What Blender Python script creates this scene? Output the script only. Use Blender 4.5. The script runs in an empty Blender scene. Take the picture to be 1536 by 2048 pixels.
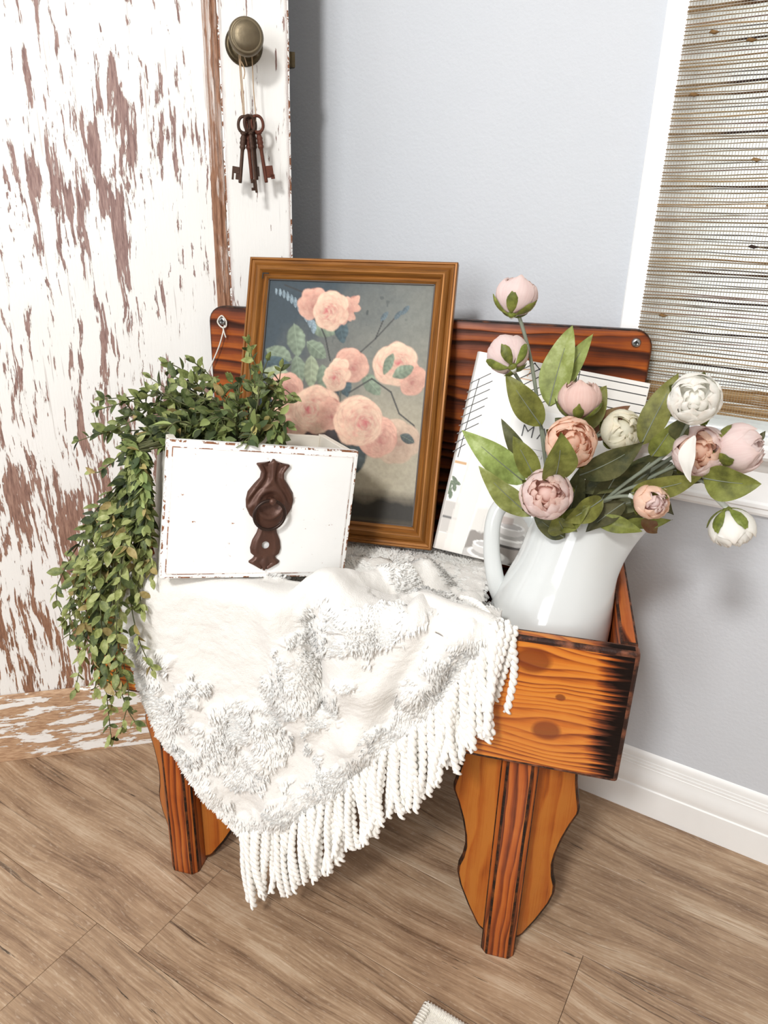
import bpy, bmesh, math, random
import numpy as np
from mathutils import Vector, Matrix, noise as mnoise
random.seed(7); rng = np.random.default_rng(7)
sc = bpy.context.scene
COL = sc.collection
R = math.radians

# ------------------------------------------------------------------ camera
cam_d = bpy.data.cameras.new('camera'); cam = bpy.data.objects.new('camera', cam_d); COL.objects.link(cam)
cam_d.sensor_fit = 'AUTO'; cam_d.sensor_width = 36.0; cam_d.lens = 36.0 * 1420.0 / 2048.0
cam_d.clip_start = 0.02
CAM_M = Matrix(((0.99952519, -0.03081229, 0.0, 0.0), (0.01135580, 0.36837270, -0.92960884, 0.0), (0.02864338, 0.92916746, 0.36854769, 0.95), (0, 0, 0, 1)))
cam.matrix_world = CAM_M
sc.camera = cam

# ------------------------------------------------------------------ world, lights, exposure
sc.view_settings.view_transform = 'Standard'; sc.view_settings.look = 'None'
sc.view_settings.gamma = 1.0; sc.view_settings.use_curve_mapping = False
sc.view_settings.exposure = 0.0
sc.cycles.diffuse_bounces = 6; sc.cycles.max_bounces = 14; sc.cycles.transmission_bounces = 8
wd = bpy.data.worlds.new('world'); sc.world = wd; wd.use_nodes = True
wd.node_tree.nodes['Background'].inputs[0].default_value = (0.97, 0.985, 1.0, 1)
wd.node_tree.nodes['Background'].inputs[1].default_value = 3.6

P0 = Vector((0.178267, 0.702464, 0.0)); BA = -R(13.1286)
U = Vector((math.cos(BA), math.sin(BA), 0)); N = Vector((-math.sin(BA), math.cos(BA), 0))
PW = Vector((0.654121, 0.889748, 0.0)); WA = -R(30.7696)
W = Vector((math.cos(WA), math.sin(WA), 0)); WN = Vector((-math.sin(WA), math.cos(WA), 0))
PD = Vector((-0.706919, 1.058942, 0.0)); DA = R(14.2312)
def B(u, n, z): return P0 + U * u + N * n + Vector((0, 0, z))

def area(name, loc, target, size, power, color, size_y=None):
    l = bpy.data.lights.new(name, 'AREA'); l.energy = power; l.color = color; l.size = size
    if size_y: l.shape = 'RECTANGLE'; l.size_y = size_y
    o = bpy.data.objects.new(name, l); COL.objects.link(o); o.location = loc
    o.rotation_euler = (Vector(target) - Vector(loc)).to_track_quat('-Z', 'Y').to_euler()
    return o
# the room's ceiling lamp above and behind the viewer, and a window across the room on the left
area('ceiling_lamp', B(-0.45, -1.75, 2.05), B(-0.1, 0.1, 0.55), 0.24, 33.5, (1.0, 0.985, 0.965))
area('room_window_light', B(-0.78, -2.6, 1.35), B(-0.1, 0.3, 0.7), 1.0, 32.5, (0.965, 0.985, 1.0), 1.1)

# ------------------------------------------------------------------ node helper
class G:
    def __init__(s, name):
        s.m = bpy.data.materials.new(name); s.m.use_nodes = True
        s.t = s.m.node_tree; s.bs = s.t.nodes['Principled BSDF']; s.out = s.t.nodes['Material Output']
    def n(s, typ, ins=None, **props):
        nd = s.t.nodes.new(typ)
        for k, v in props.items(): setattr(nd, k, v)
        if ins:
            for k, v in ins.items(): s.set(nd.inputs[k], v)
        return nd
    def set(s, sock, v):
        if isinstance(v, bpy.types.NodeSocket): s.t.links.new(v, sock)
        elif hasattr(v, 'outputs'): s.t.links.new(v.outputs[0], sock)
        else:
            if isinstance(v, tuple) and len(v) == 3 and sock.type == 'RGBA': v = (*v, 1)
            sock.default_value = v
    def p(s, **kw):
        for k, v in kw.items(): s.set(s.bs.inputs[k.replace('_', ' ')], v)
        return s
    def obj(s): return s.n('ShaderNodeTexCoord').outputs['Object']
    def rnd(s): return s.n('ShaderNodeObjectInfo').outputs['Random']
    def scale(s, v, sx, sy, sz, off=None):
        r = s.n('ShaderNodeVectorMath', {0: v, 1: (sx, sy, sz)}, operation='MULTIPLY').outputs[0]
        if off is not None: r = s.n('ShaderNodeVectorMath', {0: r, 1: off}, operation='ADD').outputs[0]
        return r
    def vadd(s, a, b): return s.n('ShaderNodeVectorMath', {0: a, 1: b}, operation='ADD').outputs[0]
    def noise(s, v, sc=1.0, det=4.0, ro=0.5, dist=0.0, lac=2.0, out='Fac'):
        return s.n('ShaderNodeTexNoise', {'Vector': v, 'Scale': sc, 'Detail': det, 'Roughness': ro, 'Distortion': dist, 'Lacunarity': lac}).outputs[out]
    def math(s, op, a, b=None, c=None, clamp=False):
        nd = s.n('ShaderNodeMath', operation=op); nd.use_clamp = clamp
        s.set(nd.inputs[0], a)
        if b is not None: s.set(nd.inputs[1], b)
        if c is not None: s.set(nd.inputs[2], c)
        return nd.outputs[0]
    def ramp(s, f, stops, interp='LINEAR'):
        nd = s.n('ShaderNodeValToRGB'); s.set(nd.inputs[0], f); cr = nd.color_ramp; cr.interpolation = interp
        while len(cr.elements) < len(stops): cr.elements.new(0.5)
        for e, (p, c) in zip(cr.elements, stops):
            e.position = p
            e.color = (c, c, c, 1) if not isinstance(c, tuple) else (*c[:3], 1)
        return nd.outputs[0]
    def step(s, f, a, b):
        nd = s.n('ShaderNodeMapRange', {'Value': f, 'From Min': a, 'From Max': b, 'To Min': 0.0, 'To Max': 1.0}); nd.clamp = True
        return nd.outputs[0]
    def mix(s, f, a, b, mode='MIX'):
        nd = s.n('ShaderNodeMix', data_type='RGBA', blend_type=mode)
        s.set(nd.inputs[0], f); s.set(nd.inputs[6], a); s.set(nd.inputs[7], b)
        return nd.outputs[2]
    def sep(s, v):
        nd = s.n('ShaderNodeSeparateXYZ', {0: v}); return nd.outputs
    def comb(s, x, y, z): return s.n('ShaderNodeCombineXYZ', {0: x, 1: y, 2: z}).outputs[0]
    def bump(s, h, strength=0.3, dist=0.002):
        b = s.n('ShaderNodeBump', {'Height': h, 'Strength': strength, 'Distance': dist}); s.set(s.bs.inputs['Normal'], b.outputs[0]); return s
    def attr(s, name): return s.n('ShaderNodeAttribute', attribute_name=name).outputs['Color']

def srgb(r, g, b):
    f = lambda c: (c / 255 / 12.92) if c / 255 <= 0.04045 else ((c / 255 + 0.055) / 1.055) ** 2.4
    return (f(r), f(g), f(b))

# ------------------------------------------------------------------ materials
def plain(name, col, rough=0.5, metal=0.0, spec=0.5, nz=0.0, nscale=300):
    g = G(name); c = col
    if nz:
        k = g.noise(g.obj(), nscale, 3.0)
        c = g.mix(k, tuple(x * (1 - nz) for x in col), tuple(min(1, x * (1 + nz)) for x in col))
    g.p(Base_Color=c, Roughness=rough, Metallic=metal, Specular_IOR_Level=spec)
    return g.m

def mat_wall():
    g = G('painted_wall'); o = g.obj()
    b = g.math('ADD', g.noise(o, 170, 3, 0.55), g.math('MULTIPLY', g.noise(o, 40, 2), 0.7))
    g.p(Base_Color=g.mix(g.noise(o, 6, 3), srgb(201, 205, 210), srgb(206, 209, 214)), Roughness=0.62, Specular_IOR_Level=0.25)
    g.bump(b, 0.35, 0.0016); return g.m

def mat_trim(name='white_trim_paint', c=(236, 236, 234)):
    g = G(name); g.p(Base_Color=g.mix(g.noise(g.obj(), 30, 3), srgb(*c), srgb(c[0] + 6, c[1] + 6, c[2] + 6)), Roughness=0.38); return g.m

def mat_peel(name, horizontal=False, bare=0.0, thin=False, edge=False):
    """old white paint flaking off brown fir along the grain"""
    g = G(name); o = g.obj()
    if horizontal: a = g.scale(o, 11, 11, 60); fine = g.scale(o, 40, 40, 260); crk = g.scale(o, 14, 14, 300)
    else: a = g.scale(o, 70, 70, 7.5); fine = g.scale(o, 300, 300, 34); crk = g.scale(o, 150, 150, 4.5)
    seed = g.math('MULTIPLY', g.rnd(), 37.0); sv = g.comb(seed, seed, seed)
    warp = g.noise(g.scale(o, 9, 9, 4.0) if not horizontal else g.scale(o, 3, 3, 9), 1.0, 3, 0.55, out='Color')
    a2 = g.vadd(g.vadd(a, sv), g.scale(warp, 3.4, 3.4, 2.2))
    n1 = g.noise(a2, 1.0, 6, 0.6); n2 = g.noise(g.vadd(fine, sv), 1.0, 4, 0.65)
    big = g.noise(g.vadd(g.scale(o, 8, 8, 4.5), sv), 1.0, 2)
    f = g.math('ADD', g.math('ADD', n1, g.math('MULTIPLY', g.math('SUBTRACT', n2, 0.5), 0.26)), g.math('MULTIPLY', g.math('SUBTRACT', big, 0.5), 0.34))
    z = g.sep(o)[2]
    low = g.step(z, 0.85, 0.25)
    if not horizontal and not thin: f = g.math('ADD', f, g.math('MULTIPLY', low, 0.05))
    if edge:
        be = g.n('ShaderNodeBevel', {'Radius': 0.013}); be.samples = 4
        geo = g.n('ShaderNodeNewGeometry')
        dt = g.n('ShaderNodeVectorMath', {0: be.outputs[0], 1: geo.outputs['Normal']}, operation='DOT_PRODUCT').outputs['Value']
        f = g.math('ADD', f, g.math('MULTIPLY', g.step(dt, 1.0, 0.90), 0.26))
    th = 0.580 - bare
    mask = g.step(f, th, th + 0.010)
    if not horizontal:      # small flakes between the big ones
        n3 = g.noise(g.vadd(g.vadd(g.scale(o, 150, 150, 19), sv), g.scale(warp, 3, 3, 2)), 1.0, 4, 0.6)
        f3 = g.math('ADD', n3, g.math('MULTIPLY', g.math('SUBTRACT', big, 0.5), 0.22)); t3 = 0.635 - bare * 0.6
        mask = g.math('MAXIMUM', mask, g.step(f3, t3, t3 + 0.012))
    ck = g.step(g.noise(g.vadd(crk, sv), 1.0, 3, 0.6), 0.66, 0.69)
    mask2 = g.math('MAXIMUM', mask, g.math('MULTIPLY', ck, 0.30))
    wn = g.noise(g.vadd(fine, sv), 1.6, 4, 0.6)
    if horizontal: wood = g.ramp(wn, [(0.25, srgb(134, 98, 70)), (0.5, srgb(186, 150, 118)), (0.75, srgb(210, 180, 148))])
    else:
        w1 = g.ramp(wn, [(0.25, srgb(104, 78, 74)), (0.5, srgb(150, 122, 116)), (0.8, srgb(184, 158, 148))])
        w2 = g.ramp(wn, [(0.25, srgb(98, 66, 48)), (0.5, srgb(142, 102, 78)), (0.8, srgb(176, 136, 108))])
        wood = w2 if (thin and bare > 0) else g.mix(low, w1, w2)
    paint = g.mix(g.noise(o, 9, 3), srgb(236, 235, 231), srgb(244, 243, 240))
    vo = g.n('ShaderNodeTexVoronoi', {'Vector': o, 'Scale': 9.0}, feature='F1').outputs['Distance']
    hole = g.step(vo, 0.024, 0.014)
    rim = g.math('MULTIPLY', g.step(f, th - 0.03, th), g.math('SUBTRACT', 1.0, mask))
    paint = g.mix(g.math('MULTIPLY', rim, 0.35), paint, srgb(206, 196, 186))
    col = g.mix(g.math('MULTIPLY', hole, 0.85), g.mix(mask2, paint, wood), (0.03, 0.025, 0.02))
    g.p(Base_Color=col, Roughness=g.ramp(mask, [(0, 0.42), (1, 0.75)]))
    g.bump(g.math('ADD', g.math('SUBTRACT', 1.0, mask2), g.math('MULTIPLY', n2, 0.35)), 0.6, 0.0012); return g.m

def mat_burnt(name, axis='x', dark=0.35, freq=24.0, tint=1.0, knots=(), burn_x=None, red=0.0, wob=0.35, bk=1.0):
    """torched, stained pine: growth bands follow the grain (axis), knots bend them"""
    g = G(name); o = g.obj(); s = g.sep(o)
    seed = g.math('MULTIPLY', g.rnd(), 19.0)
    if axis == 'x': lo, c1, c2 = s[0], s[2], s[1]
    elif axis == 'y': lo, c1, c2 = s[1], s[2], s[0]
    else: lo, c1, c2 = s[2], s[0], s[1]
    w1 = g.noise(g.comb(g.math('ADD', g.math('MULTIPLY', lo, 2.4), seed), g.math('MULTIPLY', c1, 7.0), g.math('MULTIPLY', c2, 4.0)), 1.0, 3, 0.5)
    w2 = g.noise(g.comb(g.math('ADD', g.math('MULTIPLY', lo, 9), seed), g.math('MULTIPLY', c1, 26), 0.0), 1.0, 2, 0.5)
    pos = g.math('ADD', c1, g.math('MULTIPLY', c2, 0.45))
    pos = g.math('ADD', pos, g.math('MULTIPLY', g.math('SUBTRACT', w1, 0.5), 0.16 * wob))
    pos = g.math('ADD', pos, g.math('MULTIPLY', g.math('SUBTRACT', w2, 0.5), 0.018 * wob))
    kmask = None
    for (kx, kz, kr) in knots:
        dx = g.math('MULTIPLY', g.math('SUBTRACT', lo, kx), 0.8 / kr); dz = g.math('DIVIDE', g.math('SUBTRACT', c1, kz), kr)
        dx = g.math('ADD', dx, g.math('MULTIPLY', g.math('SUBTRACT', w2, 0.5), 0.7))
        d2 = g.math('ADD', g.math('MULTIPLY', dx, dx), g.math('MULTIPLY', dz, dz))
        e = g.math('POWER', 2.718, g.math('MULTIPLY', d2, -0.20))
        pos = g.math('ADD', pos, g.math('MULTIPLY', g.math('MULTIPLY', e, dz), kr * -0.6))
        km = g.step(d2, 1.1, 0.55)
        kmask = km if kmask is None else g.math('MAXIMUM', kmask, km)
    fn = g.noise(g.comb(g.math('MULTIPLY', lo, 9), g.math('MULTIPLY', c1, 420), g.math('MULTIPLY', c2, 420)), 1.0, 3, 0.6)
    # uneven ring widths: light earlywood, dark torched latewood line
    ph = g.math('ADD', g.math('MULTIPLY', pos, freq), g.math('MULTIPLY', g.noise(g.comb(seed, g.math('MULTIPLY', pos, freq * 0.22), 0.0), 1.0, 2), 3.0))
    fr = g.math('FRACT', ph)
    band = g.math('MULTIPLY', g.math('POWER', fr, 1.7), g.step(fr, 1.0, 0.86))
    amp = g.math('MULTIPLY_ADD', g.noise(g.comb(g.math('ADD', g.math('MULTIPLY', lo, 4), seed), g.math('MULTIPLY', pos, 16), 0.0), 1.0, 2), 1.5, -0.12)
    scorch = g.noise(g.vadd(g.scale(o, 9, 9, 9), g.comb(seed, 0, 0)), 1.0, 4, 0.6)
    f = g.math('ADD', g.math('MULTIPLY', g.math('MULTIPLY', band, bk), amp), g.math('MULTIPLY', g.math('SUBTRACT', fn, 0.5), 0.42))
    f = g.math('ADD', f, g.math('MULTIPLY', g.math('SUBTRACT', scorch, 0.5), 0.6))
    f = g.math('ADD', f, dark - 0.25)
    if burn_x is not None:
        x0, x1 = burn_x
        comb_ = g.noise(g.comb(g.math('MULTIPLY', lo, 2.0), g.math('MULTIPLY', pos, 190), 0.0), 1.0, 2, 0.6)
        lo2 = g.math('ADD', lo, g.math('MULTIPLY', g.math('SUBTRACT', comb_, 0.5), 0.050))
        lo2 = g.math('ADD', lo2, g.math('MULTIPLY', g.math('SUBTRACT', scorch, 0.5), 0.03))
        f = g.math('ADD', f, g.math('MULTIPLY', g.step(lo2, x0, x1), 1.3))
    t = tint
    c = g.ramp(f, [(0.0, srgb(206 * t, 128 * t - red * 30, 48 * t)), (0.22, srgb(190 * t, 104 * t - red * 28, 34 * t)), (0.45, srgb(138 * t, 64 * t - red * 12, 20 * t)), (0.72, srgb(70, 31, 14)), (1.0, srgb(22, 12, 8))])
    if kmask is not None: c = g.mix(g.math('MULTIPLY', kmask, 0.8), c, g.mix(fn, srgb(92, 38, 14), srgb(134, 60, 22)))
    be = g.n('ShaderNodeBevel', {'Radius': 0.0055}); be.samples = 4
    geo = g.n('ShaderNodeNewGeometry')
    dt = g.n('ShaderNodeVectorMath', {0: be.outputs[0], 1: geo.outputs['Normal']}, operation='DOT_PRODUCT').outputs['Value']
    edge = g.math('MULTIPLY', g.step(dt, 0.999, 0.95), g.math('ADD', 0.25, g.math('MULTIPLY', scorch, 0.95)), clamp=True)
    c = g.mix(edge, c, srgb(30, 15, 9))
    g.p(Base_Color=c, Roughness=g.math('ADD', g.ramp(fn, [(0.3, 0.26), (0.7, 0.44)]), g.math('MULTIPLY', g.step(f, 0.55, 1.0), 0.3)), Specular_IOR_Level=g.ramp(f, [(0.5, 0.4), (1.0, 0.12)]))
    g.bump(g.math('ADD', g.math('MULTIPLY', f, -0.8), g.math('MULTIPLY', fn, 0.5)), 0.45, 0.0013); return g.m

def mat_plank():
    g = G('vinyl_plank'); o = g.obj(); s = g.sep(o)
    r = g.rnd(); seed = g.math('MULTIPLY', r, 61.0)
    x = g.math('ADD', s[0], seed)
    warp = g.noise(g.comb(g.math('MULTIPLY', x, 2.2), g.math('MULTIPLY', s[1], 5.5), seed), 1.0, 2, 0.5)
    y = g.math('ADD', s[1], g.math('MULTIPLY', g.math('SUBTRACT', warp, 0.5), 0.075))
    n1 = g.noise(g.comb(g.math('MULTIPLY', x, 3.2), g.math('MULTIPLY', y, 34), seed), 1.0, 6, 0.65)
    n2 = g.noise(g.comb(g.math('MULTIPLY', x, 10), g.math('MULTIPLY', y, 330), seed), 1.0, 4, 0.65)
    n3 = g.noise(g.comb(g.math('MULTIPLY', x, 4.5), g.math('MULTIPLY', y, 165), g.math('ADD', seed, 9)), 1.0, 4, 0.6)
    blot = g.noise(g.comb(g.math('MULTIPLY', x, 8), g.math('MULTIPLY', s[1], 17), seed), 1.0, 5, 0.7)
    f = g.math('ADD', g.math('MULTIPLY', n1, 0.72), g.math('ADD', g.math('MULTIPLY', n2, 0.42), g.math('MULTIPLY', blot, 0.36)))
    c = g.ramp(f, [(0.50, srgb(82, 60, 44)), (0.63, srgb(138, 110, 86)), (0.78, srgb(176, 147, 118)), (0.96, srgb(212, 190, 164))])
    line = g.step(n3, 0.585, 0.66)
    patch = g.step(g.noise(g.comb(g.math('MULTIPLY', x, 2.4), g.math('MULTIPLY', y, 11), g.math('ADD', seed, 5)), 1.0, 2), 0.36, 0.60)
    c = g.mix(g.math('MULTIPLY', line, g.math('MULTIPLY', patch, 0.78)), c, srgb(70, 50, 37))
    crack = g.step(g.noise(g.comb(g.math('MULTIPLY', x, 6.5), g.math('MULTIPLY', y, 90), g.math('ADD', seed, 3)), 1.0, 5, 0.7), 0.665, 0.70)
    c = g.mix(g.math('MULTIPLY', crack, 0.85), c, srgb(44, 34, 27))
    vk = g.n('ShaderNodeTexVoronoi', {'Vector': g.comb(g.math('MULTIPLY', x, 2.3), g.math('MULTIPLY', s[1], 5.2), seed), 'Scale': 1.0}, feature='F1').outputs['Distance']
    kn = g.math('ADD', vk, g.math('MULTIPLY', g.math('SUBTRACT', n2, 0.5), 0.16))
    c = g.mix(g.math('MULTIPLY', g.step(kn, 0.10, 0.03), 0.8), c, srgb(50, 39, 31))
    fleck = g.step(g.noise(g.comb(g.math('MULTIPLY', x, 90), g.math('MULTIPLY', y, 420), seed), 1.0, 2), 0.58, 0.72)
    c = g.mix(g.math('MULTIPLY', fleck, 0.28), c, srgb(224, 206, 184))
    tone = g.math('MULTIPLY_ADD', r, 0.10, 0.93)
    c = g.mix(1.0, c, g.comb(tone, tone, tone), 'MULTIPLY')
    g.p(Base_Color=c, Roughness=g.ramp(n2, [(0.3, 0.34), (0.7, 0.55)]), Specular_IOR_Level=0.45)
    g.bump(g.math('SUBTRACT', n2, g.math('MULTIPLY', g.math('MAXIMUM', crack, g.math('MULTIPLY', line, 0.4)), 1.2)), 0.28, 0.0012); return g.m

def mat_vcol(name, attr='Col', rough=0.6, spec=0.4, nz=0.0, trans=0.0):
    g = G(name); c = g.attr(attr)
    if nz: c = g.mix(1.0, c, g.ramp(g.noise(g.obj(), 420, 3), [(0.3, 1 - nz), (0.7, 1.0)]), 'MULTIPLY')
    g.p(Base_Color=c, Roughness=rough, Specular_IOR_Level=spec)
    if trans:
        tr = g.n('ShaderNodeBsdfTranslucent', {'Color': c}); mx = g.n('ShaderNodeMixShader', {0: trans, 1: g.bs.outputs[0], 2: tr.outputs[0]})
        g.t.links.new(mx.outputs[0], g.out.inputs['Surface'])
    return g.m

def mat_leaf(name, c1, c2, c3, scale=60, trans=0.2, rough=0.5):
    g = G(name); o = g.obj()
    a = g.noise(g.vadd(o, g.scale(g.comb(g.rnd(), g.rnd(), g.rnd()), 9, 9, 9)), scale, 4, 0.65)
    c = g.ramp(a, [(0.32, srgb(*c1)), (0.5, srgb(*c2)), (0.70, srgb(*c3))])
    hv = g.n('ShaderNodeHueSaturation', {'Hue': g.math('MULTIPLY_ADD', g.rnd(), 0.03, 0.485), 'Saturation': 1.0, 'Value': g.math('MULTIPLY_ADD', g.rnd(), 0.35, 0.82), 'Color': c})
    g.p(Base_Color=hv.outputs[0], Roughness=rough, Specular_IOR_Level=0.35)
    tr = g.n('ShaderNodeBsdfTranslucent', {'Color': hv.outputs[0]}); mx = g.n('ShaderNodeMixShader', {0: trans, 1: g.bs.outputs[0], 2: tr.outputs[0]})
    g.t.links.new(mx.outputs[0], g.out.inputs['Surface'])
    g.bump(a, 0.3, 0.001); return g.m

def mat_petal(name, c1, c2):
    g = G(name); o = g.obj(); at = g.n('ShaderNodeAttribute', attribute_name='pv'); s = g.sep(at.outputs['Vector'])
    lines = g.noise(g.comb(g.math('MULTIPLY', s[0], 26), g.math('MULTIPLY', s[1], 1.5), g.rnd()), 1.0, 3, 0.6)
    f = g.math('ADD', g.math('MULTIPLY', lines, 0.5), g.math('MULTIPLY', g.noise(o, 70, 3), 0.5))
    c = g.mix(g.step(f, 0.32, 0.68), srgb(*c1), srgb(*c2))
    tip = g.math('MULTIPLY', g.step(s[1], 0.86, 1.0), 0.35)
    c = g.mix(tip, c, g.mix(0.5, c, srgb(226, 184, 150)))
    g.p(Base_Color=c, Roughness=0.7, Specular_IOR_Level=0.2)
    tr = g.n('ShaderNodeBsdfTranslucent', {'Color': c}); mx = g.n('ShaderNodeMixShader', {0: 0.42, 1: g.bs.outputs[0], 2: tr.outputs[0]})
    g.t.links.new(mx.outputs[0], g.out.inputs['Surface'])
    g.bump(lines, 0.12, 0.0006); return g.m

def mat_metal_old(name, c1, c2, rough=0.45, metal=0.8, sc_=60, bump=0.3):
    g = G(name); o = g.obj(); a = g.noise(o, sc_, 5, 0.65); b = g.noise(o, sc_ * 6, 3, 0.6)
    g.p(Base_Color=g.mix(a, srgb(*c1), srgb(*c2)), Metallic=metal, Roughness=g.math('ADD', rough - 0.1, g.math('MULTIPLY', b, 0.25)))
    g.bump(g.math('ADD', a, g.math('MULTIPLY', b, 0.4)), bump, 0.001); return g.m

def mat_cloth(name, c, nap=900, bump=0.5, tr=0.12, lo=0.90):
    g = G(name); o = g.obj(); a = g.noise(o, nap, 3, 0.6); b = g.noise(o, nap * 0.22, 3, 0.6)
    col = g.mix(a, tuple(x * lo for x in srgb(*c)), srgb(*c))
    g.p(Base_Color=col, Roughness=0.95, Specular_IOR_Level=0.1, Sheen_Weight=0.25)
    tn = g.n('ShaderNodeBsdfTranslucent', {'Color': col}); mx = g.n('ShaderNodeMixShader', {0: tr, 1: g.bs.outputs[0], 2: tn.outputs[0]})
    g.t.links.new(mx.outputs[0], g.out.inputs['Surface'])
    g.bump(g.math('ADD', a, b), bump, 0.0015); return g.m

def mat_drawer():
    g = G('chippy_white_paint'); o = g.obj()
    be = g.n('ShaderNodeBevel', {'Radius': 0.0035}); be.samples = 4
    geo = g.n('ShaderNodeNewGeometry')
    dt = g.n('ShaderNodeVectorMath', {0: be.outputs[0], 1: geo.outputs['Normal']}, operation='DOT_PRODUCT').outputs['Value']
    e = g.step(dt, 0.998, 0.93)
    nz = g.noise(g.scale(o, 70, 70, 120), 1.0, 5, 0.7)
    mask = g.step(g.math('ADD', g.math('MULTIPLY', e, 0.35), nz), 0.66, 0.69)
    w = g.mix(g.noise(o, 25, 4), srgb(240, 240, 238), srgb(250, 250, 249))
    g.p(Base_Color=g.mix(mask, w, g.mix(nz, srgb(108, 62, 38), srgb(170, 112, 74))), Roughness=0.5)
    g.bump(g.math('SUBTRACT', g.math('MULTIPLY', g.noise(g.scale(o, 30, 30, 240), 1, 3), 0.4), mask), 0.3, 0.001); return g.m

def mat_gold():
    g = G('antique_gold_wood'); o = g.obj(); s = g.sep(o)
    a = g.noise(g.comb(g.math('MULTIPLY', s[0], 12), g.math('MULTIPLY', s[2], 340), g.math('MULTIPLY', s[1], 340)), 1.0, 3, 0.6)
    c = g.ramp(a, [(0.25, srgb(92, 56, 20)), (0.5, srgb(136, 86, 32)), (0.8, srgb(168, 112, 48))])
    g.p(Base_Color=c, Roughness=0.38, Metallic=0.35, Specular_IOR_Level=0.5); g.bump(a, 0.2, 0.0006); return g.m

M_WALL = mat_wall(); M_WALL2 = plain('taupe_wall_paint', srgb(216, 210, 203), 0.7); M_TRIM = mat_trim(); M_PEEL = mat_peel('flaking_paint_panel'); M_PEELS = mat_peel('flaking_paint_stile', bare=-0.045, thin=True, edge=True)
M_PEELR = mat_peel('flaking_paint_rail', True, bare=0.10); M_MOLD = mat_peel('flaking_paint_moulding', bare=0.045, thin=True, edge=True)
M_PLANK = mat_plank()
M_B_BACK = mat_burnt('torched_pine_back', 'x', dark=0.60, freq=50, tint=0.92, wob=0.55, red=0.1)
M_B_FRONT = mat_burnt('torched_pine_front', 'x', dark=0.20, freq=120, tint=1.0, knots=((0.024, 0.414, 0.0145), (0.034, 0.462, 0.005), (-0.002, 0.505, 0.018)), burn_x=(0.070, 0.112), wob=0.35)
M_B_SIDE = mat_burnt('torched_pine_side', 'y', dark=0.42, freq=60, tint=0.9, red=0.3)
M_B_LEG = mat_burnt('torched_pine_leg', 'z', dark=0.37, freq=110, tint=0.88, red=0.3, wob=0.3)
M_B_WING = mat_burnt('torched_pine_bracket', 'z', dark=0.26, freq=30, tint=0.90, red=0.1, wob=0.6, bk=0.5)
def mat_edge(name, a, b):
    g = G(name); k = g.noise(g.obj(), 45, 4, 0.65); g.p(Base_Color=g.mix(g.step(k, 0.46, 0.72), srgb(*a), srgb(*b)), Roughness=0.5, Specular_IOR_Level=0.3); g.bump(g.noise(g.obj(), 260, 3, 0.6), 0.5, 0.0015); return g.m
M_EDGE = mat_edge('torched_edge', (26, 14, 9), (112, 60, 28)); M_EDGEW = mat_edge('worn_red_edge', (44, 22, 14), (140, 84, 58))
def mat_chip():
    g = G('chipped_paint_edge'); o = g.obj(); k = g.math('ADD', g.noise(o, 55, 4, 0.7), g.math('MULTIPLY', g.math('SUBTRACT', g.noise(o, 260, 3, 0.6), 0.5), 0.3))
    m_ = g.step(k, 0.50, 0.53); g.p(Base_Color=g.mix(m_, srgb(240, 239, 236), g.mix(g.noise(o, 300, 2), srgb(84, 48, 30), srgb(166, 108, 70))), Roughness=0.6); g.bump(m_, 0.4, 0.0008); return g.m
M_CHIP = mat_chip()
M_CERAMIC = plain('white_ironstone_glaze', srgb(212, 215, 214), 0.09, 0, 0.55, 0.012, 20)
M_DRAWER = mat_drawer(); M_DRAWIN = plain('white_washed_wood', srgb(232, 226, 215), 0.6, 0, 0.3, 0.06, 60)
M_RUST = mat_metal_old('brown_cast_iron', (66, 42, 34), (96, 64, 50), 0.42, 0.35, 90)
M_KEY = mat_metal_old('rusty_key_iron', (58, 44, 38), (92, 66, 52), 0.55, 0.55, 200, 0.5)
M_RING = mat_metal_old('dark_ring_iron', (40, 28, 24), (64, 46, 38), 0.36, 0.6, 90, 0.2)
M_KEYR = mat_metal_old('red_rust_key_iron', (78, 40, 28), (110, 60, 42), 0.6, 0.4, 200, 0.5)
M_BRASS = mat_metal_old('aged_brass', (92, 83, 68), (132, 119, 96), 0.44, 0.85, 60, 0.2)
M_BRASSD = mat_metal_old('dark_aged_brass', (48, 42, 32), (100, 88, 66), 0.38, 0.9, 90, 0.2)
M_STEEL = mat_metal_old('screw_steel', (150, 150, 150), (190, 190, 190), 0.3, 1.0, 200, 0.05)
M_DARK = plain('dark_slot', (0.02, 0.018, 0.015), 0.8)
M_TWINE = mat_cloth('jute_twine', (196, 166, 132), 2500, 0.6, 0.05); M_STRING = mat_cloth('white_cotton_string', (238, 234, 224), 2500, 0.5, 0.05)
M_BLANKET = mat_cloth('ivory_blanket_cloth', (249, 246, 241), 700, 0.6, 0.12, 0.94); M_PILE = mat_cloth('ivory_tufted_pile', (255, 254, 250), 1500, 0.1, 0.1, 0.98)
M_FRINGE = mat_cloth('ivory_cotton_cord', (255, 253, 248), 1600, 0.2, 0.08, 0.97)
M_GOLD = mat_gold(); M_GOLDD = plain('dark_frame_sight_edge', srgb(52, 34, 18), 0.5)
M_RUG = mat_cloth('cream_braided_rug', (236, 231, 220), 500, 0.8, 0.0)
LEAF = [mat_leaf('olive_leaf', (88, 92, 44), (118, 122, 58), (142, 148, 76)), mat_leaf('pale_green_leaf', (116, 126, 66), (148, 160, 90), (188, 198, 142), 45),
        mat_leaf('dark_olive_leaf', (58, 62, 38), (84, 84, 52), (104, 102, 66)), mat_leaf('rust_tinged_leaf', (92, 52, 38), (120, 84, 56), (126, 110, 66))]
M_SEPAL = mat_leaf('sepal_green', (82, 90, 38), (112, 120, 52), (142, 148, 72), 90, 0.1)
M_STEM = plain('grey_green_stem', srgb(122, 128, 112), 0.55, 0, 0.4, 0.1, 200)
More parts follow.
